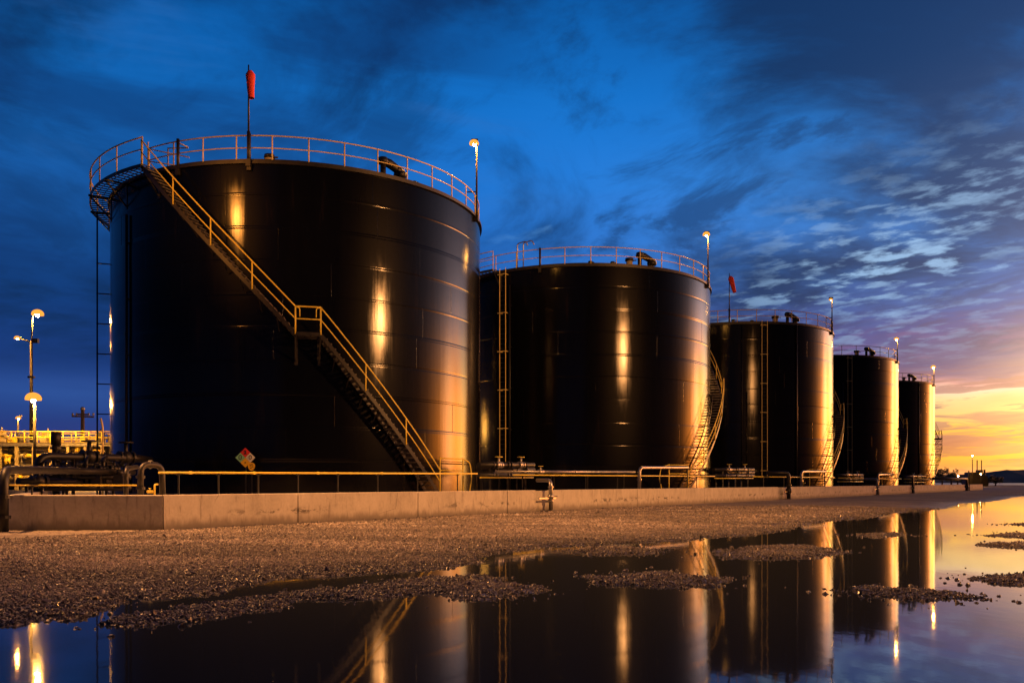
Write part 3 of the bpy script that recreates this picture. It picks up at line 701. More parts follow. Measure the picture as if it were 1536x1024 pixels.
rp = m_.build('conduit', 'pipe', tk)
for i in range(8): MB().bar(onphi(c, R0-.05, q, FLOOR+1+i*1.5), onphi(c, R0+.66, q, FLOOR+1+i*1.5), .04, .05).build('bracket', 'steel', rp)
# -- tanks 2 to 5
def rear_tank(i, foot_px, ladder_px, vent_px, hatches, nrail=36):
    tk, c = base_tank(i)
    p0 = phi_at(c, R0+.93, foot_px); rise = zl-FLOOR
    staircase(tk, c, R0, p0, 1, p0+rise/(R0+.5)*.98, zl, .17, p0+.17+rise/(R0+.5)*.98+(ZT-zl)/(R0+.5)*.98, ZT-.1)
    guard_rail(tk, c, R0-.06, nrail)
    if ladder_px: tank_ladder(tk, c, ladder_px, FLOOR+1.0, ZT+.1)
    roof_vent(tk, c, vent_px, .75, .8)
    for h, s in hatches: roof_hatch(tk, c, h, .6, s)
    return tk, c
tk, c = rear_tank(1, 1032, 754, 978, ((950, 1.3), (887, .7), (923, .7)))
for px in (810, ): stout_post(tk, c, R0+.03, px)
q = phi_at(c, R0, 770); g = MB()
for k in (0, .05): g.tube([onphi(c, R0-.5, q+k, ZT), onphi(c, R0-.5, q+k, ZT+1.75), onphi(c, R0-.5, q+k+.07, ZT+1.85), onphi(c, R0-.5, q+k+.085, ZT+1.55)], .035, 8, .15)
g.build('roof_hoist', 'galv', tk)
qa = phi_at(c, R0, 752); pl = deck(c, R0, qa, qa-.5, ZT-.05, .06, .9, tk, 'top_platform')
for i in range(3): bracket(c, R0, qa-.25*i, ZT-.05, .85, pl)
MB().tube(arc(c, R0+.88, qa, qa-.5, ZT+1.12, None, 12), .032).tube(arc(c, R0+.88, qa, qa-.5, ZT+.6, None, 12), .026).build('handrail', 'rail', pl)
for i in range(4): inst('post', post_mesh(1.30, .030, 'rail'), pl, onphi(c, R0+.88, qa-.5*i/3, ZT-.15))
riser(tk, c, 766, FLOOR, ZT-1, .1, .06)
tk, c = rear_tank(2, 1234, 1147, 1196, ((1168, 1.5), (1100, .8), (1130, .6)))
riser(tk, c, 1194, FLOOR, ZT-.1, .10, .07); riser(tk, c, 1113, FLOOR+1, ZT-.3, .1, .05); riser(tk, c, 1120, FLOOR+1, ZT-6, .1, .04)
tk, c = rear_tank(3, 1338, 1275, 1312, ((1290, 1.4), )); riser(tk, c, 1264, FLOOR+1, ZT-3, .1, .06)
tk, c = rear_tank(4, 1394, None, 1374, ((1360, 1.2), )); riser(tk, c, 1378, FLOOR, ZT-.1, .08, .06)

# ------------------------------------------------------------------ windsocks
def windsock(c, px, z_top, r, label, droop):
    q = phi_at(c, R0, px); p0 = onphi(c, R0+.10, q, ZT-.3)
    w = thing('windsock', label, 'windsock', p0, 'windsocks on the tank rims')
    MB().cyl(p0, p0+Vector((0, 0, 1.5)), .075, 10).box(p0+Vector((0, 0, .15)), (.22, .2, .3), q).build('bracket', 'steel', w)
    MB().tube([p0+Vector((0, 0, 1.3)), (p0.x, p0.y, z_top)], [.045, .03], 8).build('pole', 'steel', w)
    a = Vector((p0.x+.06, p0.y-.02, z_top-.28)); m_ = MB(); L = 1.15*r
    pts = [a+Vector((droop*t_*L+.012*math.sin(t_*6), .01*math.cos(t_*7), -L*t_)) for t_ in [i/8 for i in range(9)]]
    m_.tube(pts, [.10*r, .20*r, .19*r, .175*r, .165*r, .155*r, .145*r, .135*r, .12*r], 12, cap=False)
    m_.build('sock', 'red', w)
    MB().tube([(p0.x, p0.y, z_top-.25), a+Vector((.08, 0, .02))], .03).build('swivel', 'steel', w)
windsock(TC[0], 374, CH+(HZ-100)/F*37.4, 1.0, 'red windsock hanging from the tall mast on the nearest tank', .06)
windsock(TC[2], 1094, CH+(HZ-415)/F*76.5, 1.2, 'small red windsock leaning on the rim of the middle tank', .30)

# ------------------------------------------------------------------ lamps
SOD = (1.0, .42, .06)
def globe(parent, p, r, power, name='bulb', col=SOD):
    MB().lathe([(1.55*r*math.sin(a)+1e-5, 1.3*r*math.cos(a)+.25*r) for a in [k*PI*.56/9 for k in range(10)]], p, 18).build('lamp_bowl', emat(1.3, (1.0, .38, .05)), parent)
    return MB().ball(Vector(p)-Vector((0, 0, r*.15)), r*.42, 14, .9).build(name, emat(round(power/(PI*4*PI*r*r*.18), 1), col), parent)
def tank_lamp(i, px, py, label, power, r=.17):
    c = TC[i]; q = phi_at(c, R0+.1, px); p0 = onphi(c, R0+.1, q, ZT-.3); zt = CH+(HZ-py)/F*p0.y
    l = thing('lamp_mast', label, 'lamp', p0, 'lamp masts on the tank rims')
    MB().tube([p0, (p0.x, p0.y, zt+.25)], [.06, .04], 10).build('pole', 'matte', l)
    MB().box(p0+Vector((0, 0, .1)), (.2, .25, .3), q).box(p0+Vector((-.25, 0, 1.45)), (.5, .05, .05)).build('bracket', 'steel', l)
    h = MB().box((p0.x-.10, p0.y-.02, zt+.20), (.34, .24, .10)).bar((p0.x, p0.y, zt+.12), (p0.x-.12, p0.y, zt+.16), .05, .05).build('lamp_head', 'steel', l)
    globe(h, Vector((p0.x-.13, p0.y-.06, zt-.02)), r, power)
tank_lamp(0, 715, 217, 'bright lamp on a mast at the right rim of the nearest tank', 900, .16)
tank_lamp(1, 1062, 353, 'bright lamp on a mast at the right rim of the second tank', 900, .16)
tank_lamp(2, 1248, 450, 'dim lamp on a mast at the right rim of the middle tank', 110, .11)
tank_lamp(3, 1346, 509, 'small lamp on a mast at the rim of the fourth tank', 600, .17)
tank_lamp(4, 1401, 551, 'orange lamp on a mast at the rim of the farthest tank', 1200, .22)
# left lighting pole with three heads
Yp = 75.0; b0 = at(47, 723, Yp); b0.z = FLOOR
lp = thing('lamp_pole', 'tall lamp pole with a mast and side arm left of the nearest tank', 'lamp', b0)
zt = lambda py: CH+(HZ-py)/F*Yp
MB().tube([b0, (b0.x, b0.y, zt(512))], [.19, .11], 12).build('pole', 'matte', lp)
MB().tube([(b0.x+.02, b0.y, zt(514)), (b0.x+.12, b0.y, zt(474))], .06, 8).build('mast', 'matte', lp)
MB().lathe([(.0, -.1), (.3, -.1), (.3, .05), (0, .05)], (b0.x, b0.y, zt(565)), 14, False).box((b0.x+.35, b0.y, zt(511)), (.5, .3, .35)).build('junction_box', 'steel', lp)
a1 = (b0.x, b0.y, zt(513)); MB().tube([a1, (b0.x-.5, b0.y, zt(510)), (b0.x-.95, b0.y, zt(507)), (b0.x-1.1, b0.y, zt(508))], .06, 8, .2).build('arm', 'matte', lp)
h = MB().box((b0.x+.55, b0.y, zt(470)), (.9, .3, .12)).build('lamp_head', 'beige', lp); globe(h, Vector((b0.x+.6, b0.y-.1, zt(473))), .32, 9000)
h = MB().box((b0.x-1.1, b0.y, zt(506)), (.4, .25, .1)).build('lamp_head', 'beige', lp); globe(h, Vector((b0.x-1.15, b0.y-.1, zt(508.5))), .17, 500)
Yp = 60.0; b1 = at(52, 723, Yp); b1.z = FLOOR
lp = thing('lamp_pole', 'short lamp pole with one fierce light above the pipe platform', 'lamp', b1)
MB().tube([b1, (b1.x, b1.y, zt(603))], [.12, .09], 12).build('pole', 'matte', lp)
h = MB().box((b1.x-.05, b1.y, zt(595.5)), (.9, .4, .14)).build('lamp_head', 'beige', lp)
globe(h, Vector((b1.x-.05, b1.y-.08, zt(600))), .34, 8000)
b2 = at(27, 723, 66); b2.z = FLOOR; Yp = 66
lp = thing('lamp_pole', 'slender lamp pole at the far left edge with a small flame coloured light', 'lamp', b2)
MB().tube([b2, (b2.x, b2.y, zt(628))], .06, 8).build('pole', 'matte', lp)
h = MB().box((b2.x+.1, b2.y, zt(625)), (.4, .15, .1), 0, -.5).build('lamp_head', 'beige', lp); globe(h, Vector((b2.x+.08, b2.y-.1, zt(628))), .13, 160)
# floodlight masts of the yard that stand outside the picture and light wall, gravel and tanks
def flood(x_, y_, z_, heads, label):
    f_ = thing('floodlight_mast', label, 'lamp', (x_, y_, .0))
    MB().tube([(x_, y_, -.2), (x_, y_, z_+.2)], [.2, .1], 12).build('pole', 'galv', f_)
    for k, (aim, power, size, rad, col) in enumerate(heads):
        p = Vector((x_, y_, z_-k*.9)); d = (Vector(aim)-p).normalized()
        MB().bar(p-d*.5, p-d*.08, .7, .5).build('lamp_head', 'steel', f_)
        L = bpy.data.lights.new('floodlight', 'SPOT'); L.energy = power; L.color = col; L.shadow_soft_size = rad; L.spot_size = math.radians(size); L.spot_blend = 1.0
        o = bpy.data.objects.new('floodlight', L); COL.objects.link(o); o.parent = f_; o.location = p+d*.45-Vector((x_, y_, 0))
        o.rotation_euler = d.to_track_quat('-Z', 'Y').to_euler()
WARM = (1.0, .405, .115); DEEP = (1.0, .34, .05)
flood(32.0, 16.4, 16.6, [((2, 42, 2), 62000, 112, .35, WARM)], 'floodlight mast to the right of the pool')
flood(-18.6, 22.85, 18.2, [((-.5, 23.5, 0), 60000, 82, .4, WARM), ((-11.7, 37.4, 12.5), 7500, 36, .4, DEEP)], 'floodlight mast to the left of the wall corner')

# ------------------------------------------------------------------ pipework
def flange(m_, p, d, r): 
    p = Vector(p); d = Vector(d).normalized(); m_.lathe([(r*.9, -.04), (r*1.45, -.04), (r*1.45, .04), (r*.9, .04)], p, 14, False, axis=d)
def valve(parent, p, r, mt='pipe'):
    p = Vector(p); v = MB().ball(p, r*1.5, 12).cyl(p, p+Vector((0, 0, r*3.2)), r*.45, 8)
    for s in (-1, 1): flange(v, p+U*(s*r*1.5), U, r)
    v = v.build('valve', mt, parent)
    q = p+Vector((0, 0, r*3.4)); w = MB().tube([q+Vector((r*1.5*math.cos(a*PI/8), r*1.5*math.sin(a*PI/8), 0)) for a in range(16)], r*.18, 6, closed=True)
    for a in range(3): w.bar(q+Vector((r*1.5*math.cos(a*2.09), r*1.5*math.sin(a*2.09), 0)), q, r*.2, r*.15)
    w.build('hand_wheel', 'yellow' if mt != 'pipe' else 'steel', v); return v
def pipe_run(label, pts, r, mt, fillet=.35, supports=(), flanges=(), valves=(), group=None, name='pipe_run', base=FLOOR):
    P_ = [Vector(p) for p in pts]; lo = P_[0]
    t_ = thing(name, label, 'pipe', (lo.x, lo.y, base), group)
    MB().tube(P_, r, 12, fillet).build('pipe', mt, t_)
    for s in supports:
        s = Vector(s); MB().bar((s.x, s.y, base), (s.x, s.y, s.z-r*.6), .03+r*.4, .03+r*.4).box((s.x, s.y, s.z-r-.02), (.08+r*1.6, .05+r, .03), .6).box((s.x, s.y, base+.02), (.25, .25, .04)).build('support', 'pipe', t_)
    for p, d in flanges:
        f_ = MB(); flange(f_, p, d, r); f_.build('flange', mt, t_)
    for p in valves: valve(t_, p, r*1.15, mt)
    return t_
Zv = Vector((0, 0, 1))
def spread(px0, py0, px1, py1, o, n): return [wp(px0+(px1-px0)*(i+.5)/n, py0+(py1-py0)*(i+.5)/n, o) for i in range(n)]
# thin yellow line in front of the nearest tank
pipe_run('thin yellow pipe running low across the front of the nearest tank', [wp(238, 708.5, 1.6), wp(716, 710, 1.6)], .030, 'yellow', supports=spread(238, 708.5, 716, 710, 1.6, 8),
         flanges=[(p, U) for p in spread(238, 708.5, 716, 710, 1.6, 5)])
# silver gooseneck beside the wall corner
p0 = at(211, 738, 24.6); p1 = at(211, 696, 24.6); p2 = at(243, 697, 25.2); p3 = at(244, 738, 25.2)
p0.z = FLOOR; p3.z = FLOOR
t_ = pipe_run('dark glossy pipe bent over like a hoop behind the wall corner', [p0, p1, p2, p3], .085, 'steel', .28, flanges=[(at(211, 732, 24.6), Zv), (at(211, 715, 24.6), Zv), (at(226, 696, 24.9), (1, .02, 0))])
p0 = at(189, 738, 25.5); p0.z = FLOOR
pipe_run('dark upright pipe with an elbow beside the dark hoop', [p0, at(189, 703, 25.5), at(205, 700, 27.0)], .07, 'steel', .25, flanges=[(at(189, 712, 25.5), Zv)])
p0 = at(232, 738, 24.9); p0.z = FLOOR
pipe_run('small thin pipe loop at the foot of the dark hoop', [p0, at(232, 726, 24.9), at(237, 726, 25)], .025, 'yellow', .1, valves=[at(225, 737, 24.9)])
# the black manifold on the left
ym = 31.0
def ml(label, pts, r, mt='pipe', fil=.4, **k): return pipe_run(label, pts, r, mt, fil, group=None, **k)
e1 = at(57, 738, ym); e1.z = FLOOR
ml('fat black pipe highest in the left manifold with an elbow at its end', [e1, at(58, 684, ym), at(205, 687, ym+3.2), at(225, 690, ym+5.5)], .15, supports=[at(110, 685, ym+1), at(160, 686, ym+2)],
   flanges=[(at(90, 684.5, ym+.7), (1, .1, 0)), (at(134, 685.5, ym+1.6), (1, .1, 0)), (at(189, 686.5, ym+2.9), (1, .1, 0))], valves=[at(134, 685, ym+1.6), at(189, 686, ym+2.9)])
e2 = at(6, 798, 21.9); e2.z = .02
ml('black pipe that climbs over the left end of the wall from the gravel', [e2, at(6, 706, 21.9), at(22, 704, 23.2), at(120, 706, ym-1.5), at(200, 708, ym+2)], .11, 'pipe', .4, base=0.0,
   flanges=[(at(6, 745, 21.9), Zv), (at(6, 775, 21.9), Zv), (at(75, 705, 26.8), (.5, .8, 0))])
ml('low black pipe with several valves in the left manifold', [at(27, 722, ym-2), at(190, 722, ym+2)], .13, supports=[at(40, 722, ym-1.7), at(100, 722, ym-.2), at(170, 722, ym+1.5)],
   flanges=[(at(p, 722, ym-2+(p-27)/163*4), (1, .9, 0)) for p in (50, 66, 92, 108, 140, 156)], valves=[at(58, 722, ym-1.25), at(100, 722, ym-.2), at(148, 722, ym+.95)])
ml('middle black pipe with short branch in the left manifold', [at(80, 696, ym+3), at(185, 697, ym+4.5)], .11, supports=[at(95, 696, ym+3.2), at(150, 697, ym+4)], flanges=[(at(p, 696.5, ym+3.6), (1, .3, 0)) for p in (110, 130)], valves=[at(120, 696.5, ym+3.6)])
e3 = at(-30, 727.5, 24.3); ml('thin brass coloured pipe running low along the left wall', [e3, at(205, 727.5, 24.5)], .022, 'yellow', supports=[at(48, 727.5, 24.35), at(188, 727.5, 24.5)])
vb = at(120, 738, ym-1); vb.z = FLOOR
vm = thing('valve_station', 'dense dark cluster of upright valves between the left manifold pipes', 'valves', vb)
for k, (py, rr) in enumerate(((715, .10), (731, .12))): MB().tube([at(66, py, ym-.6), at(196, py, ym+1.0)], rr, 12).build('header', 'pipe', vm)
rq = random.Random(9)
for k in range(9):
    px = 70+k*14.5+rq.uniform(-3, 3); yy = ym-.6+(px-66)/130*1.6; top_ = rq.choice((688, 694, 700))
    MB().tube([at(px, 731, yy), at(px, top_, yy), at(px+4, top_-3, yy+.7)], .07, 10, .2).build('riser_pipe', 'pipe', vm)
    valve(vm, at(px, 707+rq.uniform(-5, 5), yy-.02), .085)
for k in range(4): MB().box(at(78+k*34, 722, ym+.4), (.34, .3, .5)).cyl(at(78+k*34, 712, ym+.4), at(78+k*34, 705, ym+.4), .12, 10).build('actuator', 'steel', vm)
e4 = at(84, 738, ym+1); e4.z = FLOOR
sk = thing('vent_stack', 'black upright stub stack rising above the left manifold', 'pipe', e4)
m_ = MB().cyl(e4, at(84, 649, ym+1), .13, 14); flange(m_, at(84, 672, ym+1), Zv, .14); m_.build('pipe', 'pipe', sk)
MB().cyl(at(84, 649, ym+1)-Zv*.45, at(84, 647, ym+1), .17, 14).build('cap', 'pipe', sk)
p5 = at(154, 738, 33); p5.z = FLOOR
pipe_run('thin upright standpipe left of the nearest tank shell', [p5, at(154, 640, 33), at(151, 627, 33)], .035, 'rail', .1)
# pipe groups before the other tanks
def rack(label, px0, px1, ytop, ybot, o):
    """low pipe rack: two headers on short frames with valves"""
    a = wxy(px0, o); t_ = thing('pipe_rack', label, 'pipe rack', (a.x, a.y, FLOOR), 'low pipe racks behind the wall')
    for k, (py, oo, rr) in enumerate(((ytop, o, .12), (ybot, o-.4, .10), ((ytop+ybot)/2, o+.6, .14))):
        MB().tube([wp(px0-8, py, oo), wp(px1, py, oo)], rr, 12).build('pipe', 'pipe', t_)
        for i in range(3):
            f_ = MB(); p = wp(px0+(px1-px0)*(.2+.3*i), py, oo); flange(f_, p-U*.12, U, rr); flange(f_, p+U*.12, U, rr); f_.build('flange', 'pipe', t_)
    for i in range(3):
        p = wp(px0+(px1-px0)*(.12+.36*i), ytop, o); q_ = p+N*.5
        MB().bar((p.x, p.y, FLOOR), (p.x, p.y, p.z-.1), .09, .09).bar((q_.x, q_.y, FLOOR), (q_.x, q_.y, p.z-.1), .09, .09).bar((p.x, p.y, p.z-.15), (q_.x, q_.y, p.z-.15), .08, .08).build('frame', 'steel', t_)
    for i in range(2): valve(t_, wp(px0+(px1-px0)*(.3+.45*i), ytop, o), .11, 'galv')
    MB().tube([wp(px0-6, ybot+4, o-.9), wp(px1, ybot+4, o-.9)], .03, 8).build('tracing_line', 'yellow', t_)
rack('low rack of dark pipes in the gap between the two nearest tanks', 726, 800, 697, 712, 3.4)
rack('low rack of dark pipes in front of the middle tank', 1078, 1130, 704, 713, 3.0)
rack('small rack of dark pipes between the middle and fourth tanks', 1262, 1294, 712, 718, 2.6)
rack('small rack of dark pipes left of the farthest tank', 1362, 1388, 714, 719, 2.4)
pipe_run('grey pipe with a valve running before the second tank', [wp(744, 707, 1.7), wp(952, 707.5, 1.7)], .065, 'clad', supports=spread(760, 707, 950, 707.5, 1.7, 4), flanges=[(wp(862, 707.3, 1.7), U)], valves=[wp(811, 707.2, 1.7)])
def drop(label, px_in, px_out, ytop, r, mt='clad', ybend=None):
    a = wp(px_in, ytop, 1.1); c_ = wxy(px_out, -.16); b_ = Vector((c_.x, c_.y, a.z))
    t_ = pipe_run(label, [a, b_, (c_.x, c_.y, .12)], r, mt, .3, base=.1, flanges=[((c_.x, c_.y, .62), Zv), ((c_.x, c_.y, 1.2), Zv)], group=None, name='drain_pipe')
    MB().box((c_.x, c_.y, .12), (.75, .6, .16), math.atan2(U.y, U.x)).build('plinth', 'conc', t_)
    v = MB().ball((c_.x, c_.y, .78), r*1.7).bar((c_.x, c_.y, .78), (c_.x+.28, c_.y+.05, .80), .05, .05).bar((c_.x-U.x*.9, c_.y-U.y*.9, .72), (c_.x+U.x*.4, c_.y+U.y*.4, .72), .05, .06).build('valve', mt, t_)
drop('bent grey drain pipe dropping through the wall gap before the second tank', 806, 826, 720, .085)
drop('black bent drain pipe in the wall gap before the middle tank', 1150, 1183, 709, .14, 'pipe')
drop('drain pipe in the narrow wall gap below the fourth tank', 1296, 1316, 718, .10)
drop('drain pipe in the wall gap between the fourth and farthest tanks', 1360, 1369, 716, .12, 'pipe')
drop('black drain pipe over the far end of the wall', 1400, 1450, 717, .18, 'pipe')
def hoop(label, px, px1, ytop, ybot, r, o=1.3):
    a = wxy(px, o); p0 = Vector((a.x, a.y, FLOOR)); p1 = wp(px, ytop, o); p2 = wp(px1, ytop, o)
    pipe_run(label, [p0, p1, p2, p2+N*1.2-Zv*.0], r, 'clad' if r > .08 else 'yellow', .35, supports=[wp(px1-3, ytop, o)], flanges=[(wp(px, (ytop+ybot)/2+3, o), Zv)])
hoop('pipe rising in a bend and running to the stair foot of the second tank', 959, 1034, 701, 730, .09)
hoop('pipe rising in a bend and running to the stair foot of the middle tank', 1202, 1240, 707, 728, .10)
hoop('pipe rising in a bend and running to the stair foot of the fourth tank', 1317, 1346, 711.5, 727, .11)
pipe_run('thin yellow pipe low across the front of the second tank', [wp(770, 712, 1.45), wp(1072, 714, 1.45)], .030, 'yellow', supports=spread(800, 712, 1072, 714, 1.45, 5), flanges=[(p, U) for p in spread(800, 712, 1072, 714, 1.45, 3)])
pipe_run('thin yellow pipe low across the front of the middle tank', [wp(1130, 714.5, 1.45), wp(1252, 716, 1.45)], .040, 'yellow', supports=spread(1130, 714.5, 1252, 716, 1.45, 4))
pipe_run('thin yellow pipe low across the front of the fourth tank', [wp(1258, 716.5, 1.45), wp(1352, 718, 1.45)], .05, 'yellow', supports=spread(1258, 716.5, 1352, 718, 1.45, 3))
pipe_run('thin yellow pipe low across the front of the farthest tank', [wp(1356, 718, 1.45), wp(1440, 719, 1.45)], .06, 'yellow', supports=spread(1356, 718, 1440, 719, 1.45, 3))

# ------------------------------------------------------------------ hazard diamond and tag
dp = at(368, 686, 36.6); sg = thing('hazard_sign', 'red, green, cream and yellow hazard diamond before the nearest tank', 'sign', (dp.x, dp.y, FLOOR))
MB().bar((dp.x, dp.y+.06, FLOOR), (dp.x, dp.y+.06, dp.z+.2), .05, .05).build('post', 'steel', sg)
h = .42
def quad_plate(cx_, cz_, hh): return MB().add([(cx_+a*hh, dp.y+d, cz_+b_*hh) for d in (-.012, .012) for a, b_ in ((0, -1), (1, 0), (0, 1), (-1, 0))], [(0, 1, 2, 3), (7, 6, 5, 4), (0, 4, 5, 1), (1, 5, 6, 2), (2, 6, 7, 3), (3, 7, 4, 0)])
for nm, key, ox, oz in (('red_panel', 'sign_red', 0, 1), ('green_panel', 'sign_green', -1, 0), ('cream_panel', 'sign_cream', 1, 0), ('yellow_panel', 'sign_yellow', 0, -1)):
    quad_plate(dp.x+ox*h/2, dp.z+oz*h/2, h/2-.006).build(nm, key, sg)
def text(body, p, size, parent, name='numeral', bold=.0):
    cu = bpy.data.curves.new(name, 'FONT'); cu.body = body; cu.size = size; cu.align_x = 'CENTER'; cu.align_y = 'CENTER'; cu.extrude = .003; cu.offset = bold
    o = bpy.data.objects.new(name, cu); COL.objects.link(o); o.data.materials.append(M['ink']); o.parent = parent
    o.location = Vector(p)-org(parent); o.rotation_euler = (PI/2, 0, 0); return o
text('2', (dp.x, dp.y-.02, dp.z+h/2), .20, sg, bold=.012); text('0', (dp.x-h/2, dp.y-.02, dp.z), .30, sg); text('0', (dp.x+h/2, dp.y-.02, dp.z), .28, sg)
MB().lathe([(0, -.004), (.03, -.004), (.03, .004), (0, .004)], (dp.x, dp.y-.016, dp.z-h/2), 10, False, axis=(0, -1, 0)).build('numeral', 'ink', sg)
tp = at(377.2, 698.6, 36.7); tg = thing('warning_tag', 'small round yellow tag with dark marks beside the hazard diamond', 'sign', (tp.x, tp.y, FLOOR))
m_ = MB(); out = [(.15*math.cos(a), .13*math.sin(a)+(.02 if math.sin(a) > 0 else -.07*abs(math.sin(a))**2)) for a in [i*2*PI/20 for i in range(20)]]
m_.add([(tp.x+a, tp.y+d, tp.z+b_) for d in (-.01, .01) for a, b_ in out], [tuple(range(20)), tuple(range(39, 19, -1))]+[(i, i+20, (i+1) % 20+20, (i+1) % 20) for i in range(20)]); m_.build('plate', 'sign_yellow', tg)
MB().bar((tp.x, tp.y+.05, FLOOR), (tp.x, tp.y+.05, tp.z), .035, .035).build('post', 'steel', tg)
mk = MB()
for a, b_, w, h_ in ((.03, .06, .06, .05), (-.04, .02, .05, .04), (.05, -.03, .05, .03), (-.02, -.08, .05, .03)): mk.tube([(tp.x+a+w*.5*math.cos(k), tp.y-.014, tp.z+b_+h_*.5*math.sin(k)) for k in [j*2*PI/10 for j in range(10)]], .008, 5, closed=True)
mk.build('marking', 'ink', tg)

# ------------------------------------------------------------------ lit process platform at the far left
Y0 = 64.0
def zz_(py, Y): return CH-(py-HZ)/F*Y
pf = thing('process_platform', 'brightly lit yellow pipe platform with railings left of the nearest tank', 'platform', (at(80, 723, Y0).x, Y0, FLOOR))
xa, xb = at(-60, 0, Y0).x, at(172, 0, Y0).x
zd = zz_(664, Y0); zr = zz_(647, Y0)
MB().box(((xa+xb)/2, Y0+1.5, zd), (xb-xa, 3.2, .07)).build('deck', 'tread', pf)
MB().box(((xa+xb)/2, Y0-.08, zd-.14), (xb-xa, .12, .20)).box(((xa+xb)/2, Y0+3, zd-.18), (xb-xa, .12, .34)).build('beam', 'galv', pf)
kx = random.Random(8)
for i in range(16):
    xx = kx.uniform(xa, xb); hh_ = kx.uniform(.3, .95); ye = Y0+kx.uniform(.6, 2.6); m_ = MB().box((xx, ye, zd+hh_/2+.04), (kx.uniform(.2, .7), .4, hh_)); m_.cyl((xx, ye, zd+.05), (xx, ye, zd+hh_+.3), .05, 8); m_.build('equipment_box', kx.choice(('beige', 'galv', 'pipe', 'yellow')), pf)
gr = MB().tube([(xa, Y0, zr), (xb, Y0, zr)], .05).tube([(xa, Y0, (zr+zd)/2), (xb, Y0, (zr+zd)/2)], .045).build('guard_rail', 'yellow', pf)
for i in range(13): inst('post', post_mesh(round(zr-zd, 3), .045, 'yellow'), gr, (xa+(xb-xa)*i/12, Y0, zd))
g2 = MB().tube([(xa, Y0+3.1, zr), (xb, Y0+3.1, zr)], .05).tube([(xa, Y0+3.1, (zr+zd)/2), (xb, Y0+3.1, (zr+zd)/2)], .045).build('guard_rail', 'yellow', pf)
for i in range(13): inst('post', post_mesh(round(zr-zd, 3), .045, 'yellow'), g2, (xa+(xb-xa)*i/12, Y0+3.1, zd))
for i in range(9):
    for dy in (0, 3): MB().box((xa+(xb-xa)*(i+.3)/9, Y0+dy, (zd+FLOOR)/2-.1), (.2, .2, zd-FLOOR-.2)).build('column', 'beige', pf)
for k, (py, r_, dy) in enumerate(((672, .14, .8), (677, .10, 1.2), (683, .16, .5), (690, .12, 1.0), (699, .18, .6), (708, .12, .9), (716, .16, .4), (725, .10, .7))):
    MB().tube([(xa, Y0+dy, zz_(py, Y0)), (xb, Y0+dy, zz_(py, Y0))], r_, 10).build('pipe', ('beige', 'galv', 'yellow')[k % 3], pf)
rn = random.Random(5)
for i in range(44):
    xx = rn.uniform(xa+.5, xb-.5); zc = zz_(rn.choice((672, 683, 690, 699, 708, 716)), Y0); r_ = rn.uniform(.1, .26)
    m_ = MB(); d = rn.choice(((1, 0, 0), (0, 0, 1)))
    m_.tube([Vector((xx, Y0+.25, zc))-Vector(d)*r_*1.6, Vector((xx, Y0+.25, zc))+Vector(d)*r_*1.6], r_, 12); flange(m_, Vector((xx, Y0+.25, zc))+Vector(d)*r_*1.6, d, r_)
    m_.tube([(xx, Y0+.25, zc), (xx, Y0-.1, zc+.35)], .04, 6); m_.build('valve', rn.choice(('beige', 'galv', 'yellow', 'pipe')), pf)
for i in range(12):
    xx = xa+(xb-xa)*(i+.6)/12; MB().tube([(xx, Y0+.3, zz_(728, Y0)), (xx, Y0+.3, zz_(rn.choice((676, 684, 692)), Y0)), (xx+.8, Y0+1.2, zz_(690, Y0))], .07, 8, .3).build('riser_pipe', rn.choice(('beige', 'galv')), pf)
vs_ = thing('process_vessel', 'upright pale drum standing under the lit pipe platform', 'vessel', (at(20, 0, Y0+6).x, Y0+6, FLOOR))
vx = at(20, 0, Y0+6).x
MB().lathe([(0, FLOOR+.3), (1.5, FLOOR+.5), (1.5, zz_(672, Y0+6)), (1.1, zz_(668, Y0+6)), (0, zz_(667, Y0+6))], (vx, Y0+6, 0), 28).build('shell', 'beige', vs_)
MB().cyl((vx, Y0+6, FLOOR), (vx, Y0+6, FLOOR+.5), 1.3, 24).build('skirt', 'steel', vs_)
for k, (px, w, py) in enumerate(((98, 3.2, 668), (140, 2.6, 662), (66, 2.2, 676))):
    vx = at(px, 0, Y0+7).x; hgt = zz_(py, Y0+7)
    v_ = thing('process_vessel', ('wide pale drum behind the railings of the lit platform', 'pale drum behind the platform close to the nearest tank', 'low pale drum behind the lamp poles')[k], 'vessel', (vx, Y0+7, FLOOR))
    MB().lathe([(w/2, FLOOR), (w/2, hgt-.5), (w/2-.3, hgt-.1), (.05, hgt)], (vx, Y0+7, 0), 24).build('shell', 'beige', v_)
    rr = MB().tube([(vx+w/2*math.cos(a*PI/10), Y0+7+w/2*math.sin(a*PI/10), hgt+.35) for a in range(20)], .04, 6, closed=True)
    for a in range(0, 20, 2): rr.cyl((vx+w/2*math.cos(a*PI/10), Y0+7+w/2*math.sin(a*PI/10), hgt-.5), (vx+w/2*math.cos(a*PI/10), Y0+7+w/2*math.sin(a*PI/10), hgt+.35), .03, 6)
    rr.build('guard_rail', 'yellow', v_)
# timber power pole
Yu = 110.0; ub = at(124, 723, Yu); ub.z = FLOOR
up = thing('utility_pole', 'dark power pole with crossarms between the lamps and nearest tank', 'utility pole', ub)
MB().tube([ub, at(124, 614, Yu)], [.32, .22], 10).build('pole', 'timber', up)
MB().bar(at(108, 624, Yu), at(141, 625, Yu), .16, .2).bar(at(116, 621, Yu), at(132, 621.5, Yu), .16, .2).build('crossarm', 'timber', up)
m_ = MB()
for px in (109, 115, 133, 140): m_.lathe([(.0, .35), (.1, .3), (.14, .1), (.06, 0)], at(px, 623, Yu), 10)
m_.ball(at(124, 613, Yu), .28, 10); m_.build('insulator', 'galv', up)

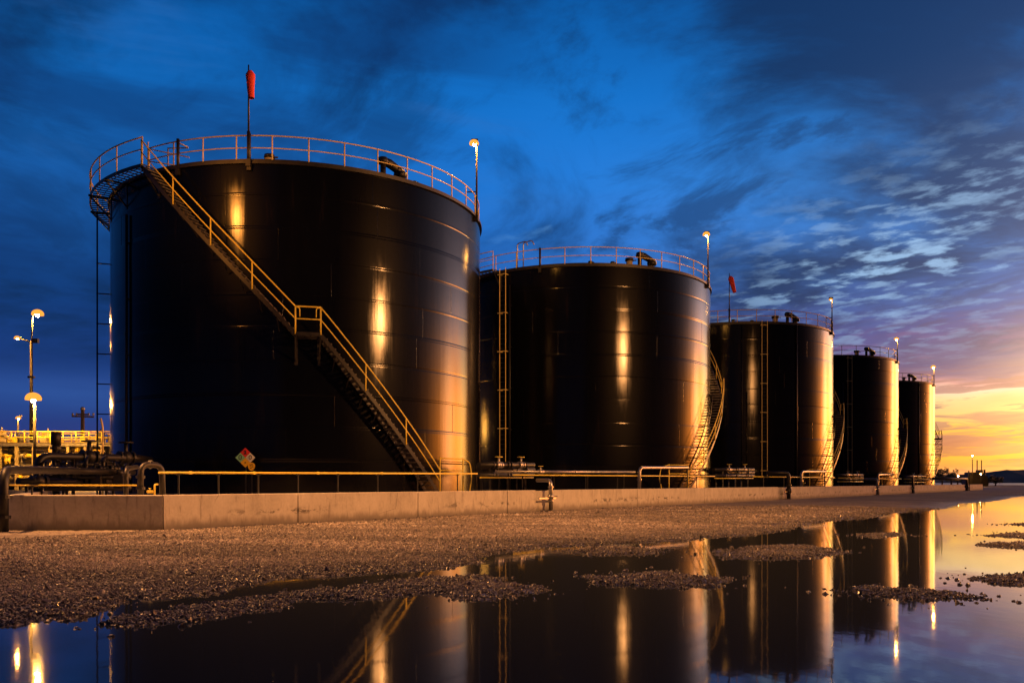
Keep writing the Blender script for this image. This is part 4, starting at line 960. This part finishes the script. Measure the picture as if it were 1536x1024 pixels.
# ------------------------------------------------------------------ far right: plant, trees, lake, hills
Yq = 270.0
def far(px, py, Y=Yq): return at(px, py, Y)
pu = thing('process_unit', 'far off industrial unit with thin stacks against the sunset', 'plant', (far(1462, 723).x, Yq, 0))
b_ = far(1462, 723)
MB().box((b_.x, Yq, 1.7), (5.4, 5, 3.4)).box((b_.x-.6, Yq, 3.8), (3.4, 3.5, 1.4)).box((b_.x+.9, Yq-1, 4.6), (1.2, 2, 1.2)).build('building', 'steel', pu)
m_ = MB()
for px, py, r_ in ((1453.5, 686, .13), (1460.5, 690, .16), (1467, 690, .14), (1471.5, 704, .3), (1448, 706, .2)): m_.tube([(far(px, 0).x, Yq-2, 0), (far(px, py).x, Yq-2, far(px, py).z)], r_, 8)
m_.build('stack', 'steel', pu)
m_ = MB()
for k in range(4): m_.bar((b_.x-3+k*.4, Yq-2.4, 1.2+k*.9), (b_.x+3-k*.5, Yq-2.4, 1.2+k*.9), .12, .18)
m_.build('pipe', 'steel', pu)
def far_lamp(px, py, label, power, r):
    p = far(px, py, Yq-6); l = thing('lamp_pole', label, 'lamp', (p.x, p.y, 0)); MB().cyl((p.x, p.y, 0), (p.x, p.y, p.z+.2), .07, 8).build('pole', 'steel', l)
    h = MB().box((p.x, p.y, p.z+.3), (.6, .4, .15)).build('lamp_head', 'steel', l); globe(h, p-Vector((0, .1, .1)), r, power)
far_lamp(1458.5, 682.5, 'tallest lamp of the far plant, a bright dot over its roof', 3500, .38)
far_lamp(1471, 710, 'low lamp at the right of the far plant', 700, .3)
far_lamp(1437, 713, 'low lamp among the trees left of the far plant', 2500, .28)
def tree(px, ptop, Y, wpx, label, seed, group='trees at the far end of the yard', nb=150):
    rnd = random.Random(seed); b_ = at(px, 723, Y); hgt = CH-(ptop-HZ)/F*Y; w = wpx/F*Y
    t_ = thing('tree', label, 'tree', (b_.x, Y, 0), group)
    tr = MB().tube([(b_.x, Y, -.1), (b_.x+.15, Y, hgt*.35), (b_.x, Y, hgt*.75)], [.28, .2, .06], 8)
    for k in range(5):
        a = rnd.uniform(0, 6.28); tr.tube([(b_.x+.1, Y, hgt*(.3+.08*k)), (b_.x+math.cos(a)*w*.3, Y+math.sin(a)*w*.3, hgt*(.5+.09*k))], [.12, .03], 6)
    tr.build('trunk', 'timber', t_)
    cr = MB(); blobs = [(rnd.gauss(0, .26)*w, rnd.gauss(0, .26)*w, hgt*rnd.uniform(.35, .9), rnd.uniform(.10, .2)*w) for _ in range(14)]
    for _ in range(nb*6):
        bx, by, bz, br = rnd.choice(blobs); v = Vector((rnd.gauss(0, 1), rnd.gauss(0, 1), rnd.gauss(0, .8))).normalized()*br*rnd.uniform(.5, 1.1)
        p = Vector((b_.x+bx, Y+by, bz))+v; s = rnd.uniform(.25, .5)*w*.07+.12
        e1 = Vector((rnd.gauss(0, 1), rnd.gauss(0, 1), rnd.gauss(0, 1))).normalized(); e2 = e1.orthogonal().normalized()
        cr.add([p-e1*s, p+e2*s*.6, p+e1*s, p-e2*s*.6], [(0, 1, 2, 3)])
    cr.build('crown', 'leaf', t_)
for k, (px, pt, Y, w_, lb) in enumerate(((1413, 702, 290, 30, 'dark spreading tree close beside the farthest tank'), (1427, 704, 300, 26, 'dark tree between the spreading tree and the amber lit trees'),
        (1436, 708, 285, 18, 'amber lit tree left of the far plant'), (1445, 711, 282, 14, 'small amber lit tree touching the far plant'), (1481, 711, 280, 20, 'bushy tree just right of the far plant'), (1493, 714, 300, 20, 'low rightmost tree beyond the far plant'))):
    tree(px, pt, Y, w_, lb, 60+k)
def ridge(name, pts, Y, depth, base=-2):
    m_ = MB(); n = len(pts); vs = []
    for px, py in pts:
        p = at(px, py, Y); vs += [(p.x, Y-depth*.5, base), (p.x, Y, p.z), (p.x+5, Y+depth, base)]
    fs = []
    for i in range(n-1): fs += [(3*i, 3*i+3, 3*i+4, 3*i+1), (3*i+1, 3*i+4, 3*i+5, 3*i+2)]
    tag(m_.add(vs, fs, True).build(name, 'hill'), kind='structure')
rn = random.Random(3)
ridge('hills', [(1180+i*6, 712-8*math.exp(-((1180+i*6-1545)/70)**2)-5*math.exp(-((1180+i*6-1640)/40)**2)-1.6*math.exp(-((1180+i*6-1500)/24)**2)+rn.uniform(-.5, .5)) for i in range(130)], 1500, 260)
ridge('hills', [(-900+i*14, 717+rn.uniform(-2, 2)) for i in range(155)], 1900, 300)
lk = MB().add([(120, 330, .32), (900, 330, .32), (1600, 1350, .32), (300, 1350, .32)], [(0, 1, 2, 3)]); tag(lk.build('lake', 'lake'), kind='structure')
# the last of the sun, already behind the cloud at the end of the tanks
L = bpy.data.lights.new('sun', 'SUN'); L.energy = .2; L.angle = math.radians(10); L.color = (1.0, .52, .25)
o = bpy.data.objects.new('sun', L); COL.objects.link(o)
d = -Vector((math.sin(math.radians(SUN_AZ))*math.cos(math.radians(3)), math.cos(math.radians(SUN_AZ))*math.cos(math.radians(3)), math.sin(math.radians(3))))
o.rotation_euler = d.to_track_quat('-Z', 'Y').to_euler(); o.location = (60, 100, 20)
